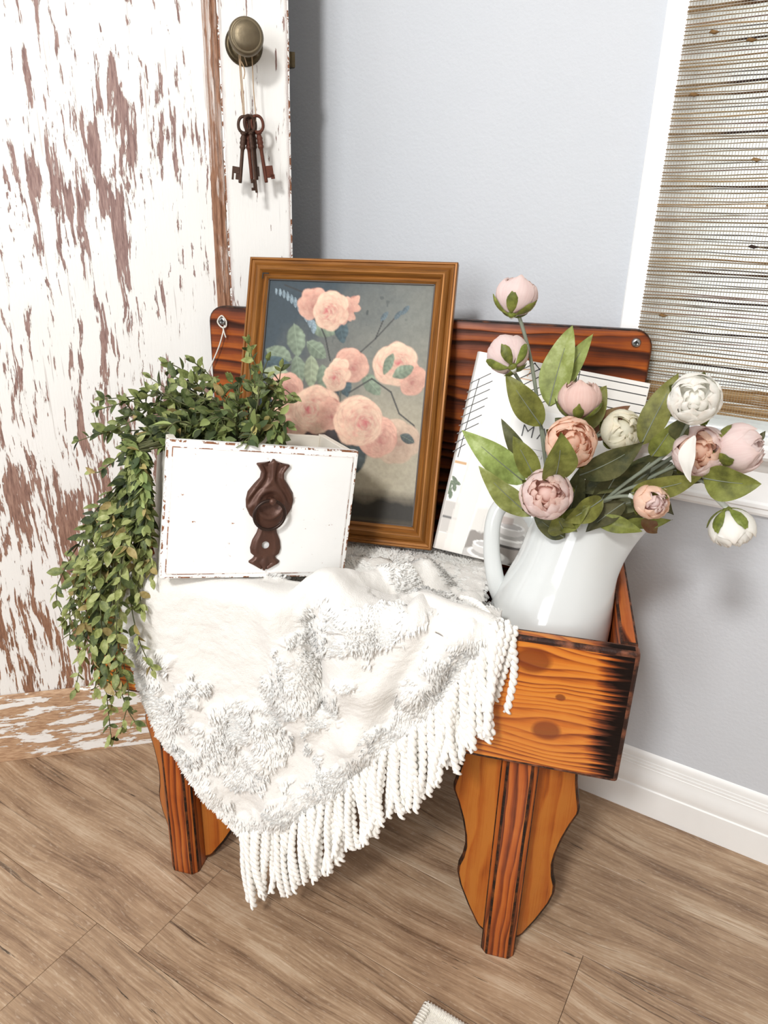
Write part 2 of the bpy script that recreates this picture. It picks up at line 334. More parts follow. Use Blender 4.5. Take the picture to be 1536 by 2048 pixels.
IVY_M = [mat_leaf('ivy_deep_green', (62, 76, 42), (92, 108, 62), (128, 142, 90), 120), mat_leaf('ivy_mid_green', (96, 110, 60), (130, 144, 84), (166, 176, 114), 120),
         mat_leaf('ivy_lime_green', (128, 142, 78), (166, 178, 110), (200, 206, 148), 120), mat_leaf('ivy_yellowed', (150, 136, 80), (182, 166, 106), (200, 186, 132), 120),
         mat_leaf('ivy_blackish_green', (40, 52, 32), (64, 78, 46), (96, 108, 68), 120)]
M_IVYSTEM = plain('ivy_stem', srgb(86, 88, 56), 0.6, 0, 0.3, 0.15, 300)
PETAL = {'pink': mat_petal('dusty_pink_petal', (240, 220, 217), (250, 237, 233)), 'rose': mat_petal('blush_rose_petal', (236, 206, 196), (247, 226, 217)),
         'peach': mat_petal('peach_petal', (243, 206, 183), (252, 231, 213)), 'white': mat_petal('white_petal', (250, 249, 243), (255, 254, 251)), 'cream': mat_petal('cream_petal', (240, 236, 214), (249, 246, 232))}

# ------------------------------------------------------------------ mesh helpers
def tag(o, label=None, cat=None, group=None, kind=None):
    if label: o['label'] = label
    if cat: o['category'] = cat
    if group: o['group'] = group
    if kind: o['kind'] = kind
    return o
def thing(name, label, cat, mat=None, group=None):
    o = bpy.data.objects.new(name, None); COL.objects.link(o); o.empty_display_size = 0.05
    if mat is not None: o.matrix_world = mat
    return tag(o, label, cat, group)
def link(name, me, mat, parent=None, matrix=None, smooth=False):
    o = bpy.data.objects.new(name, me); COL.objects.link(o)
    if mat is not None and not me.materials: me.materials.append(mat)
    if parent is not None: o.parent = parent
    if matrix is not None: o.matrix_local = matrix if parent is not None else matrix
    if smooth and len(me.polygons): me.polygons.foreach_set('use_smooth', [True] * len(me.polygons))
    return o
def mesh(name, v, f, mat, parent=None, matrix=None, smooth=False):
    me = bpy.data.meshes.new(name); me.from_pydata([tuple(p) for p in v], [], f); me.update()
    return link(name, me, mat, parent, matrix, smooth)
def bm_mesh(name, bm, mat, parent=None, matrix=None, smooth=False):
    bmesh.ops.recalc_face_normals(bm, faces=bm.faces)
    me = bpy.data.meshes.new(name); bm.to_mesh(me); bm.free()
    return link(name, me, mat, parent, matrix, smooth)
def bx(bm, x0, x1, y0, y1, z0, z1, bev=0.0, seg=2):
    r = bmesh.ops.create_cube(bm, size=1.0); vs = r['verts']
    for v in vs: v.co = Vector((x0 + (v.co.x + 0.5) * (x1 - x0), y0 + (v.co.y + 0.5) * (y1 - y0), z0 + (v.co.z + 0.5) * (z1 - z0)))
    if bev > 0:
        es = list({e for v in vs for e in v.link_edges})
        bmesh.ops.bevel(bm, geom=es, offset=bev, segments=seg, affect='EDGES', profile=0.6)
def box(name, x0, x1, y0, y1, z0, z1, mat, parent=None, matrix=None, bev=0.0, seg=2):
    bm = bmesh.new(); bx(bm, x0, x1, y0, y1, z0, z1, bev, seg); return bm_mesh(name, bm, mat, parent, matrix)
def prism(bm, pts, axis, a, b, bev=0.0, seg=2):
    """outline pts (p,q) extruded along axis from a to b; x:(y,z) y:(x,z) z:(x,y)"""
    def P(p, q, t): return {'x': (t, p, q), 'y': (p, t, q), 'z': (p, q, t)}[axis]
    va = [bm.verts.new(P(p, q, a)) for p, q in pts]; vb = [bm.verts.new(P(p, q, b)) for p, q in pts]
    n = len(pts); fs = [bm.faces.new(va), bm.faces.new(vb[::-1])]
    for i in range(n): fs.append(bm.faces.new((va[i], va[(i + 1) % n], vb[(i + 1) % n], vb[i])))
    bmesh.ops.recalc_face_normals(bm, faces=fs)
    if bev > 0:
        es = set(fs[0].edges) | set(fs[1].edges)
        bmesh.ops.bevel(bm, geom=list(es), offset=bev, segments=seg, affect='EDGES', profile=0.6)
def tube_vf(path, rad, seg=8, cap=True, flat=1.0):
    """verts, faces of a tube along a list of Vectors; rad a number or list"""
    path = [Vector(p) for p in path]; n = len(path); v = []; f = []
    t0 = (path[1] - path[0]).normalized(); ref = Vector((0, 0, 1)) if abs(t0.z) < 0.9 else Vector((1, 0, 0))
    nx = t0.cross(ref).normalized()
    for i, p in enumerate(path):
        t = (path[min(i + 1, n - 1)] - path[max(i - 1, 0)]).normalized()
        nx = (nx - t * nx.dot(t)).normalized(); ny = t.cross(nx)
        r = rad[i] if isinstance(rad, (list, tuple)) else rad
        for k in range(seg):
            a = 2 * math.pi * k / seg; v.append(p + nx * (r * math.cos(a)) + ny * (r * flat * math.sin(a)))
    for i in range(n - 1):
        for k in range(seg):
            a = i * seg + k; b = i * seg + (k + 1) % seg; f.append((a, b, b + seg, a + seg))
    if cap: f.append(tuple(range(seg))[::-1]); f.append(tuple((n - 1) * seg + k for k in range(seg)))
    return v, f
def tube(name, path, rad, mat, parent=None, seg=8, flat=1.0, matrix=None):
    v, f = tube_vf(path, rad, seg, True, flat); return mesh(name, v, f, mat, parent, matrix, True)
def lathe_vf(prof, seg=32, axis=(0, 0, 1), at=(0, 0, 0)):
    """profile (r, h) revolved round axis"""
    ax = Vector(axis).normalized(); e = ax.orthogonal().normalized(); g = ax.cross(e); at = Vector(at); v = []; f = []
    for r, h in prof:
        for k in range(seg):
            a = 2 * math.pi * k / seg; v.append(at + ax * h + (e * math.cos(a) + g * math.sin(a)) * r)
    for i in range(len(prof) - 1):
        for k in range(seg):
            a = i * seg + k; b = i * seg + (k + 1) % seg; f.append((a, b, b + seg, a + seg))
    f.append(tuple(range(seg))[::-1]); f.append(tuple((len(prof) - 1) * seg + k for k in range(seg)))
    return v, f
def lathe(name, prof, mat, parent=None, seg=32, axis=(0, 0, 1), at=(0, 0, 0), smooth=True, matrix=None):
    v, f = lathe_vf(prof, seg, axis, at); o = mesh(name, v, f, mat, parent, matrix, smooth); return o
def smooth_path(pts, k=6):
    """Catmull-Rom through pts"""
    P = [Vector(p) for p in pts]; P = [P[0] * 2 - P[1]] + P + [P[-1] * 2 - P[-2]]; out = []
    for i in range(1, len(P) - 2):
        for j in range(k):
            t = j / k; a, b, c, d = P[i - 1], P[i], P[i + 1], P[i + 2]
            out.append(0.5 * ((2 * b) + (c - a) * t + (2 * a - 5 * b + 4 * c - d) * t * t + (3 * b - a - 3 * c + d) * t ** 3))
    out.append(P[-2]); return out
def sharp(o, ang=40):
    me = o.data; me.polygons.foreach_set('use_smooth', [True] * len(me.polygons))
    try: me.set_sharp_from_angle(angle=R(ang))
    except Exception: pass
    return o
def burn_edges(o, mat, thin=None, axis=None, cut=0.93):
    """second material on the flamed edges: bevel strips thinner than `thin`, or every face not facing `axis`"""
    me = o.data; me.materials.append(mat)
    for p in me.polygons:
        if axis is not None: hit = abs(p.normal.dot(Vector(axis))) < cut
        else: hit = min((me.vertices[a].co - me.vertices[b].co).length for a, b in p.edge_keys) < thin and len(p.vertices) < 6
        if hit: p.material_index = 1
    return o
def frame_mat(loc, rz): return Matrix.Translation(loc) @ Matrix.Rotation(rz, 4, 'Z')
def basis(x, y, z, loc):
    m = Matrix.Identity(4)
    for i in range(3): m[i][0] = x[i]; m[i][1] = y[i]; m[i][2] = z[i]; m[i][3] = loc[i]
    return m

# ------------------------------------------------------------------ the setting
M_WALLF = frame_mat(PW, WA)      # local x along the wall, y into it, z up
fl = box('floor', -1.6, 1.5, -3.4, 0.02, -0.03, -0.0032, plain('dark_floor_joint', srgb(58, 44, 34), 0.8), None, M_WALLF)  # dark brown slab that shows in the plank joints
tag(fl, 'grey brown wood plank floor', None, None, 'structure')
k = 0.168; rows = {0: [-0.634], 1: [-0.103]}
pw_wn = PW.dot(WN); pw_w = PW.dot(W)
row_j = [0.566 - 1.2 + 0.0, -0.103, 0.43, -0.32, 0.24, 0.0, -0.5, 0.35, -0.15, 0.5]
for r in range(-5, 4):            # row r spans wn .429+.168r ...
    y0 = 0.429 + k * r; y1 = y0 + k
    j = {0: -0.634, 1: -0.103}.get(r, row_j[r % 10])
    xs = [j - 1.22 * 2, j - 1.22, j, j + 1.22, j + 2.44]
    for a, b in zip(xs[:-1], xs[1:]):
        a = max(a, pw_w - 1.6); b = min(b, pw_w + 1.5)
        if b - a < 0.05: continue
        bm = bmesh.new(); hx, hy = (b - a) / 2 - 0.0003, k / 2 - 0.0003
        y1c = min(y1, pw_wn + 0.0) ; bx(bm, -hx, hx, -hy, hy - (y1 - y1c), -0.0035, 0.0, 0.0005, 1)
        c = W * ((a + b) / 2) + WN * ((y0 + y1) / 2)
        o = bm_mesh('floor_plank', bm, M_PLANK, fl, M_WALLF.inverted() @ frame_mat(c, WA))
# back wall with the window opening
WO = (-0.306, 0.62, 0.70, 1.75)   # opening t0 t1 z0 z1
bm = bmesh.new()
bx(bm, -1.75, WO[0], 0.0, 0.12, 0.0, 2.4); bx(bm, WO[1], 1.5, 0.0, 0.12, 0.0, 2.4)
bx(bm, WO[0], WO[1], 0.0, 0.12, 0.0, WO[2]); bx(bm, WO[0], WO[1], 0.0, 0.12, WO[3], 2.4)
tag(bm_mesh('wall_back', bm, M_WALL, None, M_WALLF), 'pale blue grey painted wall with the window', None, None, 'structure')
wl = box('wall_left', -0.12, 0.0, -3.4, 0.0, 0.0, 2.4, M_WALL, None, frame_mat(PW - W * (PW.dot(W) + 1.345), WA))
tag(wl, 'pale blue grey wall behind the old door', None, None, 'structure')
tag(box('wall_right', 1.5, 1.62, -3.4, 0.12, 0.0, 2.4, M_WALL2, None, M_WALLF), 'taupe wall right of the window, outside the picture', None, None, 'structure')
tag(box('wall_front', -1.6, 1.62, -3.52, -3.4, 0.0, 2.4, M_WALL2, None, M_WALLF), 'taupe wall behind the viewer', None, None, 'structure')
tag(box('ceiling', -1.75, 1.62, -3.52, 0.12, 2.4, 2.45, mat_trim('ceiling_paint', (226, 226, 224)), None, M_WALLF), 'white ceiling above the picture', None, None, 'structure')
# baseboard
prof = [(0, 0), (-0.0145, 0), (-0.0145, 0.0535), (-0.0125, 0.0555), (-0.0125, 0.058), (-0.0138, 0.062), (-0.0132, 0.072), (-0.0112, 0.083), (-0.0085, 0.0905), (-0.0085, 0.0935), (-0.0075, 0.0945), (-0.0075, 0.099), (-0.006, 0.1), (-0.006, 0.1045), (-0.0045, 0.1055), (-0.0045, 0.111), (-0.003, 0.117), (0, 0.121)]
bm = bmesh.new(); prism(bm, prof, 'x', -1.70, 1.45)
o = bm_mesh('baseboard_back', bm, M_TRIM, None, M_WALLF); sharp(o, 25); tag(o, 'white moulded baseboard along the grey wall', None, None, 'structure')
# window
c = 0.057
bm = bmesh.new()
bx(bm, -0.363, WO[0], -0.018, 0.0, 0.697, 1.80, 0.002, 1); bx(bm, WO[1], WO[1] + c, -0.018, 0.0, 0.697, 1.80, 0.002, 1)
bx(bm, -0.363, WO[1] + c, -0.018, 0.0, WO[3], WO[3] + c, 0.002, 1)
wn_ = bm_mesh('window_1', bm, mat_trim('bright_white_casing', (244, 245, 245)), None, M_WALLF)
tag(wn_, 'white framed window behind the woven shade', None, None, 'structure')
M_CASE = wn_.data.materials[0]
prs = [(0.03, 0.676), (-0.048, 0.676), (-0.052, 0.681), (-0.052, 0.692), (-0.048, 0.697), (0.03, 0.697)]
bm = bmesh.new(); prism(bm, prs, 'x', -0.395, WO[1] + 0.09); sharp(bm_mesh('window_sill', bm, M_CASE, wn_), 30)
pra = [(0, 0.586), (-0.010, 0.586), (-0.012, 0.590), (-0.012, 0.596), (-0.016, 0.599), (-0.016, 0.604), (-0.013, 0.607), (-0.013, 0.650), (-0.018, 0.654), (-0.024, 0.660), (-0.030, 0.670), (-0.032, 0.676), (0, 0.676)]
bm = bmesh.new(); prism(bm, pra, 'x', -0.372, WO[1] + 0.065); sharp(bm_mesh('sill_apron', bm, M_CASE, wn_), 25)
bm = bmesh.new()
bx(bm, WO[0], WO[0] + 0.045, 0.05, 0.085, WO[2], WO[3]); bx(bm, WO[1] - 0.045, WO[1], 0.05, 0.085, WO[2], WO[3])
bx(bm, WO[0] + 0.045, WO[1] - 0.045, 0.05, 0.085, WO[2], WO[2] + 0.05); bx(bm, WO[0] + 0.045, WO[1] - 0.045, 0.05, 0.085, WO[3] - 0.05, WO[3])
bm_mesh('window_sash', bm, M_CASE, wn_)
bm = bmesh.new(); bx(bm, WO[0], WO[0] + 0.003, 0.0, 0.1, WO[2], WO[3]); bx(bm, WO[1] - 0.003, WO[1], 0.0, 0.1, WO[2], WO[3]); bx(bm, WO[0], WO[1], 0.0, 0.1, WO[2], WO[2] + 0.003)
bm_mesh('window_jamb', bm, M_CASE, wn_)
g = G('window_glass'); gl = g.n('ShaderNodeBsdfGlossy', {'Color': (1, 1, 1), 'Roughness': 0.02}); tp = g.n('ShaderNodeBsdfTransparent', {'Color': (0.97, 0.985, 0.98)})
fr = g.n('ShaderNodeFresnel', {'IOR': 1.45}); mx = g.n('ShaderNodeMixShader', {0: fr, 1: tp, 2: gl}); g.t.links.new(mx.outputs[0], g.out.inputs['Surface'])
box('window_pane', WO[0] + 0.045, WO[1] - 0.045, 0.066, 0.069, WO[2] + 0.05, WO[3] - 0.05, g.m, wn_)

# woven grass shade: real wefts and warps, one thing
sh = thing('woven_shade', 'natural woven grass roman shade hanging in front of the window', 'window shade', frame_mat(PW + W * -0.335 + Vector((0, 0, 0.725)) - WN * 0.026, WA))
def ribbon_vf(path, w, t):      # flattened strand: 4-sided
    v = []; f = []
    for i, p in enumerate(path):
        ww = w[i]; v += [(p[0], p[1] - t, p[2]), (p[0], p[1], p[2] - ww), (p[0], p[1] + t, p[2]), (p[0], p[1], p[2] + ww)]
    for i in range(len(path) - 1):
        for k_ in range(4):
            a = i * 4 + k_; b = i * 4 + (k_ + 1) % 4; f.append((a, b, b + 4, a + 4))
    return v, f
def col_mesh(name, v, f, cols, mat, parent=None, matrix=None, smooth=False):
    o = mesh(name, v, f, mat, parent, matrix, smooth)
    at = o.data.color_attributes.new('Col', 'FLOAT_COLOR', 'POINT')
    a = np.ones((len(v), 4), np.float32); a[:, :3] = np.array(cols, np.float32); at.data.foreach_set('color', a.ravel()); return o
M_GRASS = mat_vcol('grass_strands', 'Col', 0.75, 0.2, 0.25, 0.12)
SW = 0.82; V = []; F = []; C = []
cA = [srgb(122, 112, 98), srgb(142, 122, 94), srgb(108, 99, 92), srgb(160, 140, 108), srgb(138, 114, 104)]
cD = [srgb(74, 52, 36), srgb(92, 66, 44), srgb(62, 48, 42)]; cT = [srgb(160, 128, 88), srgb(140, 108, 70), srgb(178, 148, 108)]
rs = random.Random(5)
z = 0.002; seg = 34; slub = []
while z < 0.80:
    hem = z < 0.036
    pit = 0.0030 if hem else rs.choice([0.0038, 0.0044, 0.0050])
    r_ = rs.random(); dark = (not hem) and r_ < 0.17
    base = rs.choice(cT) if hem or r_ > 0.86 else (rs.choice(cD) if dark else rs.choice(cA))
    w0 = 0.0016 if hem else (0.0012 if dark else rs.uniform(0.00055, 0.00095))
    ph = rs.uniform(0, 6); path = []; ws = []
    cs = []
    alt = rs.choice(cA)
    x_on = rs.uniform(0.05, 0.3) if (dark and rs.random() < 0.55) else -1
    x_off = rs.uniform(0.25, 0.75) if rs.random() < 0.4 else 9
    for i in range(seg + 1):
        x = SW * i / seg; zz = z + 0.0008 * math.sin(x * 14 + ph) + 0.0005 * math.sin(x * 37 + ph * 2) + rs.uniform(-1, 1) * 0.00025
        w = w0 * rs.uniform(0.75, 1.25)
        on = x_on < x < x_off
        c = base if on else alt
        if not on and dark: w *= 0.6
        if 0 <= x < 0.06 and not hem: c = tuple(0.5 * p + 0.5 * q for p, q in zip(c, cT[2]))
        path.append((x, 0.0, zz)); ws.append(w); cs.append(c)
    if x_on > 0: slub.append((x_on, z, base))
    v, f = ribbon_vf(path, ws, 0.0009); n0 = len(V); V += v; F += [tuple(q + n0 for q in g_) for g_ in f]
    for c in cs: C += [c] * 4
    z += pit
tag(col_mesh('shade_wefts', V, F, C, M_GRASS, sh), None, None, None, 'stuff')
g = G('added_diffuser_cloth'); tl_ = g.n('ShaderNodeBsdfTranslucent', {'Color': (0.95, 0.95, 0.94, 1)}); g.p(Base_Color=srgb(246, 246, 244), Roughness=0.9)
mx = g.n('ShaderNodeMixShader', {0: 0.7, 1: g.bs.outputs[0], 2: tl_.outputs[0]}); g.t.links.new(mx.outputs[0], g.out.inputs['Surface'])
tag(box('added_shade_diffuser', 0.001, SW - 0.001, 0.0035, 0.0042, 0.004, 0.80, g.m, sh), 'added white sheet diffusing daylight behind the weave')  # translucent sheet added so the window glows evenly white through the weave
V = []; F = []
x = 0.0015
while x < SW:
    v, f = ribbon_vf([(x, 0, 0.0), (x, 0, 0.2), (x, 0, 0.4), (x, 0, 0.6), (x, 0, 0.80)], [0.0012] * 5, 0.0012)
    v = [(x + (p[2] * 0) + (0.00035 if q % 4 == 1 else -0.00035 if q % 4 == 3 else 0), p[1] , p[2]) for q, p in enumerate([(a[0], a[1], round(a[2] / 0.2) * 0.2) for a in v])]
    n0 = len(V); V += v; F += [tuple(q + n0 for q in g_) for g_ in f]; x += 0.0036
tag(mesh('shade_warps', V, F, plain('shade_warp_thread', srgb(196, 188, 172), 0.8), sh), None, None, None, 'stuff')
for (x, z_, c) in slub[:26] + [(rs.uniform(0.02, 0.5), rs.uniform(0.05, 0.6), rs.choice(cT)) for _ in range(22)]:
    path = [(x - 0.006, -0.0015, z_), (x - 0.003, -0.0022, z_ + 0.0006), (x + 0.001, -0.002, z_ - 0.0004), (x + 0.006, -0.001, z_)]
    v, f = tube_vf(path, [0.0006, 0.0022, 0.0024, 0.0005], 6)
    col_mesh('weave_knot', v, f, [c] * len(v), M_GRASS, sh, None, True)

# ------------------------------------------------------------------ old door
M_DOORF = frame_mat(PD, DA)
dr = thing('antique_door', 'tall old wooden door with flaking white paint standing left of the bench', 'door', M_DOORF)
bm = bmesh.new(); bx(bm, -0.11, 0.454, 0.010, 0.028, 0.130, 1.93); bm_mesh('door_panel', bm, M_PEEL, dr)
bm = bmesh.new(); bx(bm, 0.466, 0.567, 0.0, 0.036, 0.0, 2.04, 0.0028, 2); burn_edges(bm_mesh('door_stile', bm, M_PEELS, dr), M_CHIP, 0.0024)
bm = bmesh.new(); bx(bm, -0.225, -0.118, 0.0, 0.036, 0.0, 2.04, 0.0015, 2); bm_mesh('door_stile', bm, M_PEELS, dr)
bm = bmesh.new(); bx(bm, -0.118, 0.466, 0.0, 0.036, 0.0, 0.136, 0.0012, 2); tag(bm_mesh('door_rail', bm, M_PEELR, dr), 'bottom rail worn to bare wood')
bm = bmesh.new(); bx(bm, -0.118, 0.466, 0.0, 0.036, 1.92, 2.04, 0.0015, 2); bm_mesh('door_rail', bm, M_PEELR, dr)
mp = [(0.446, 0.0105), (0.446, 0.0085), (0.449, 0.006), (0.452, 0.0065), (0.4535, 0.003), (0.4575, 0.0015), (0.4605, 0.004), (0.4615, 0.0015), (0.4645, -0.001), (0.4662, 0.0), (0.4662, 0.02)]
bm = bmesh.new(); prism(bm, mp, 'z', 0.136, 1.92); sharp(bm_mesh('door_moulding', bm, M_MOLD, dr), 30)
bm = bmesh.new(); prism(bm, [(-x + 0.348 - 0.0, y) for x, y in mp][::-1], 'z', 0.136, 1.92); sharp(bm_mesh('door_moulding', bm, M_MOLD, dr), 30)
bm = bmesh.new(); prism(bm, [(0.0105, 0.1365), (0.006, 0.1435), (0.003, 0.141), (0.0, 0.1362)], 'x', -0.118, 0.45); bm_mesh('door_moulding', bm, M_PEELR, dr)
kx, kz = 0.5025, 1.189
ro = lathe('knob_rosette', [(0.0005, 0.0065), (0.012, 0.0065), (0.0165, 0.0045), (0.0195, 0.0042), (0.0215, 0.0052), (0.0245, 0.0042), (0.0265, 0.0012), (0.0265, 0.0)], M_BRASSD, dr, 40, (0, -1, 0), (kx, 0, kz))
kb = lathe('door_knob', [(0.0085, 0.004), (0.0085, 0.012), (0.0068, 0.020), (0.0075, 0.030), (0.012, 0.036), (0.0195, 0.042), (0.0232, 0.048), (0.0236, 0.053), (0.0222, 0.058), (0.0195, 0.0605), (0.0186, 0.0594), (0.0176, 0.0606), (0.010, 0.0622), (0.0005, 0.0626)], M_BRASS, dr, 48, (0, -1, 0), (kx, 0, kz))
for px, pz in ((-0.018, 0.010), (0.017, -0.011)):
    lathe('rosette_screw', [(0.0028, 0.0), (0.0028, 0.0055), (0.002, 0.0064), (0.0004, 0.0066)], M_BRASS, dr, 12, (0, -1, 0), (kx + px, 0, kz + pz))
bm = bmesh.new(); prism(bm, [(0.566, 0.012), (0.5765, 0.012), (0.5765, 0.018), (0.571, 0.024), (0.566, 0.024)], 'z', 1.169, 1.189, 0.0006, 1)
tag(bm_mesh('latch_bolt', bm, M_BRASSD, dr), 'dark metal latch bolt sticking out of the door edge')

# keys on twine
tw = thing('twine_loop', 'jute twine looped over the brass door knob holding the keys', 'twine', M_DOORF)
def twine(parent, pts, r=0.0008, k_=8, name='strand'):
    tube(name, smooth_path(pts, k_), r, M_TWINE if parent is tw else M_STRING, parent, 6)
twine(tw, [(0.4965, -0.0295, 1.092), (0.495, -0.029, 1.125), (0.4935, -0.028, 1.168), (0.4955, -0.027, 1.186), (0.502, -0.0265, 1.1968), (0.509, -0.027, 1.188), (0.5112, -0.028, 1.170), (0.5118, -0.029, 1.130), (0.5135, -0.0295, 1.093), (0.506, -0.031, 1.0885), (0.4965, -0.0295, 1.092)])
twine(tw, [(0.498, -0.031, 1.0905), (0.4968, -0.0305, 1.125), (0.4952, -0.030, 1.160), (0.4962, -0.029, 1.180), (0.5005, -0.028, 1.1955), (0.508, -0.0255, 1.192)])
twine(tw, [(0.4945, -0.030, 1.166), (0.4985, -0.033, 1.158), (0.500, -0.034, 1.150), (0.4982, -0.0335, 1.142)], 0.0007)
twine(tw, [(0.4985, -0.0305, 1.176), (0.5015, -0.0325, 1.166), (0.5035, -0.0335, 1.1585)], 0.0007)
def key(label, x, z_, y, dx, dz, mat, bit, L=0.078, tw_=0.0):
    a = math.atan2(dx, -dz); M_ = M_DOORF @ Matrix.Translation((x, y, z_)) @ Matrix.Rotation(-a, 4, 'Y') @ Matrix.Rotation(tw_, 4, 'Z')
    t = thing('skeleton_key', label, 'key', M_, 'rusty keys hanging from the door knob')
    pts = [(0.0088 * math.sin(q) * (1.0 + 0.06 * math.cos(2 * q)), 0, 0.0105 * math.cos(q)) for q in [2 * math.pi * i / 28 for i in range(29)]]
    tube('key_bow', pts, 0.0021, mat, t, 8)
    pr = [(0.0008, -0.0098), (0.0045, -0.0105), (0.0048, -0.0125), (0.003, -0.0135), (0.0038, -0.0165), (0.0047, -0.0185), (0.0038, -0.0205), (0.0042, -0.0225), (0.0047, -0.0245), (0.0036, -0.0265), (0.0042, -0.0285), (0.0044, -0.030), (0.0028, -0.0325), (0.0026, -0.036), (0.0026, -L + 0.002), (0.0022, -L), (0.0003, -L)]
    if bit == 'thin': pr = [(r * 0.72, h) for r, h in pr]
    lathe('key_shank', pr, mat, t, 14)
    bm = bmesh.new()
    if bit == 'L':
        bx(bm, -0.0125, -0.002, -0.0014, 0.0014, -L + 0.012, -L + 0.021, 0.0004, 1); bx(bm, -0.0125, -0.0095, -0.0014, 0.0014, -L + 0.003, -L + 0.012); bx(bm, -0.007, -0.002, -0.0014, 0.0014, -L + 0.004, -L + 0.012)
    elif bit == 'R':
        bx(bm, 0.002, 0.0125, -0.0014, 0.0014, -L + 0.006, -L + 0.022, 0.0004, 1); bx(bm, 0.008, 0.0135, -0.0014, 0.0014, -L + 0.004, -L + 0.010)
    elif bit == 'thin':
        bx(bm, -0.0075, -0.001, -0.0012, 0.0012, -L + 0.003, -L + 0.007); bx(bm, -0.0075, -0.001, -0.0012, 0.0012, -L + 0.013, -L + 0.018); bx(bm, -0.004, -0.001, -0.0012, 0.0012, -L + 0.006, -L + 0.014)
    else:
        bx(bm, 0.0015, 0.007, -0.0012, 0.0012, -L + 0.005, -L + 0.018)
    bm_mesh('key_bit', bm, mat, t)
key('front left rusty key with a wide notched bit pointing left', 0.4965, 1.085, -0.0335, -0.008, -0.066, M_KEY, 'L', 0.077)
key('longest thin brown key hanging lowest in the bunch', 0.5035, 1.086, -0.0385, 0.0065, -0.083, M_KEY, 'thin', 0.090, 0.5)
key('reddest key with a square bit on the right of the bunch', 0.5150, 1.087, -0.0335, 0.0095, -0.068, M_KEYR, 'R', 0.077)
key('dark key partly hidden behind the lowest key', 0.5085, 1.087, -0.0275, 0.0035, -0.07, M_KEY, 's', 0.073, 0.9)
key('dark brown key behind the left key, bit turned edge on', 0.5000, 1.086, -0.0275, 0.0050, -0.07, M_KEYR, 's', 0.072, 1.3)

# ------------------------------------------------------------------ bench
M_BF = frame_mat(P0, BA)
be = thing('wooden_bench', 'torched and stained pine box bench with a high back and scalloped legs', 'bench', M_BF)
bm = bmesh.new(); bx(bm, -0.579, 0.1115, -0.020, 0.0, 0.357, 0.533, 0.0055, 3); burn_edges(sharp(bm_mesh('front_board', bm, M_B_FRONT, be), 35), M_EDGEW, 0.004)
for s_, a, b in ((1, 0.0915, 0.1105), (-1, -0.560, -0.541)):
    bm = bmesh.new(); bx(bm, a, b, 0.0004, 0.3195, 0.357, 0.533, 0.003, 2); burn_edges(sharp(bm_mesh('side_board', bm, M_B_SIDE, be), 35), M_EDGEW, 0.0025)
rr = 0.030; x0, x1, z1 = -0.548, 0.1115, 0.834; pts = [(x0, 0.345), (x1, 0.345)]
for q in range(7): a = R(q * 15); pts.append((x1 - rr * 0.8 + rr * 0.8 * math.cos(a), z1 - rr * 0.8 + rr * 0.8 * math.sin(a)))
for q in range(7): a = R(90 + q * 15); pts.append((x0 + rr * 0.8 + rr * 0.8 * math.cos(a), z1 - rr * 0.8 + rr * 0.8 * math.sin(a)))
bm = bmesh.new(); prism(bm, pts, 'y', 0.320, 0.339, 0.004, 3); burn_edges(sharp(bm_mesh('back_panel', bm, M_B_BACK, be), 35), M_EDGE, None, (0, 1, 0), 0.96)
bm = bmesh.new(); bx(bm, -0.5405, 0.0910, 0.0004, 0.3195, 0.357, 0.374, 0.001, 1); bm_mesh('bottom_board', bm, M_B_BACK, be)
for (ux, zz) in ((0.0895, 0.817), (-0.524, 0.812)):
    sc_ = lathe('back_screw', [(0.0005, 0.003), (0.0012, 0.0042), (0.0045, 0.0042), (0.0062, 0.0022), (0.0066, 0.0), (0.0066, -0.001)], M_STEEL, be, 20, (0, -1, 0), (ux, 0.320, zz))
    bm = bmesh.new(); bx(bm, ux - 0.0036, ux + 0.0036, 0.3152, 0.3162, zz - 0.0008, zz + 0.0008); bx(bm, ux - 0.0008, ux + 0.0008, 0.3152, 0.3162, zz - 0.0036, zz + 0.0036)
    bm_mesh('screw_slot', bm, M_DARK, sc_)
wing = [(0.012, 0.357), (0.082, 0.357), (0.085, 0.315), (0.090, 0.272), (0.096, 0.245), (0.101, 0.224), (0.100, 0.214), (0.090, 0.198), (0.080, 0.176), (0.073, 0.152), (0.071, 0.134), (0.074, 0.112), (0.080, 0.092), (0.081, 0.074), (0.074, 0.054), (0.056, 0.028), (0.036, 0.006), (0.030, 0.003), (0.012, 0.003)]
def leg(cx, cy, back=1):
    h, c = 0.0235, 0.0080
    pts = [(-h + c, -h), (h - c, -h), (h, -h + c), (h, h), (-h, h), (-h, -h + c)]
    bm = bmesh.new(); prism(bm, pts, 'z', 0.0, 0.357, 0.0018, 2)
    vert = [e for e in bm.edges if abs((e.verts[0].co - e.verts[1].co).normalized().z) > 0.99]; bmesh.ops.bevel(bm, geom=vert, offset=0.0022, segments=2, affect='EDGES', profile=0.6)
    lg = bm_mesh('bench_leg', bm, M_B_LEG, be, Matrix.Translation((cx, cy, 0)) @ Matrix.Rotation(0 if back > 0 else math.pi, 4, 'Z')); sharp(lg, 30); burn_edges(lg, M_EDGE, 0.0023)
    # legs are thick posts with a pair of scalloped brackets swept back from them
    for sd in (1, -1):
        bm = bmesh.new(); prism(bm, wing, 'y', -0.0095, 0.0095, 0.0075, 3)
        ang = R(33) if sd > 0 else R(180 - 33)
        o = bm_mesh('leg_bracket', bm, M_B_WING, lg, Matrix.Translation((0, 0.004, 0)) @ Matrix.Rotation(ang, 4, 'Z')); sharp(o, 40); burn_edges(o, M_EDGE, None, (0, 1, 0), 0.998)
    return lg
leg(0.0, 0.0245); leg(-0.493, 0.0365); leg(0.0, 0.292, -1); leg(-0.493, 0.292, -1)
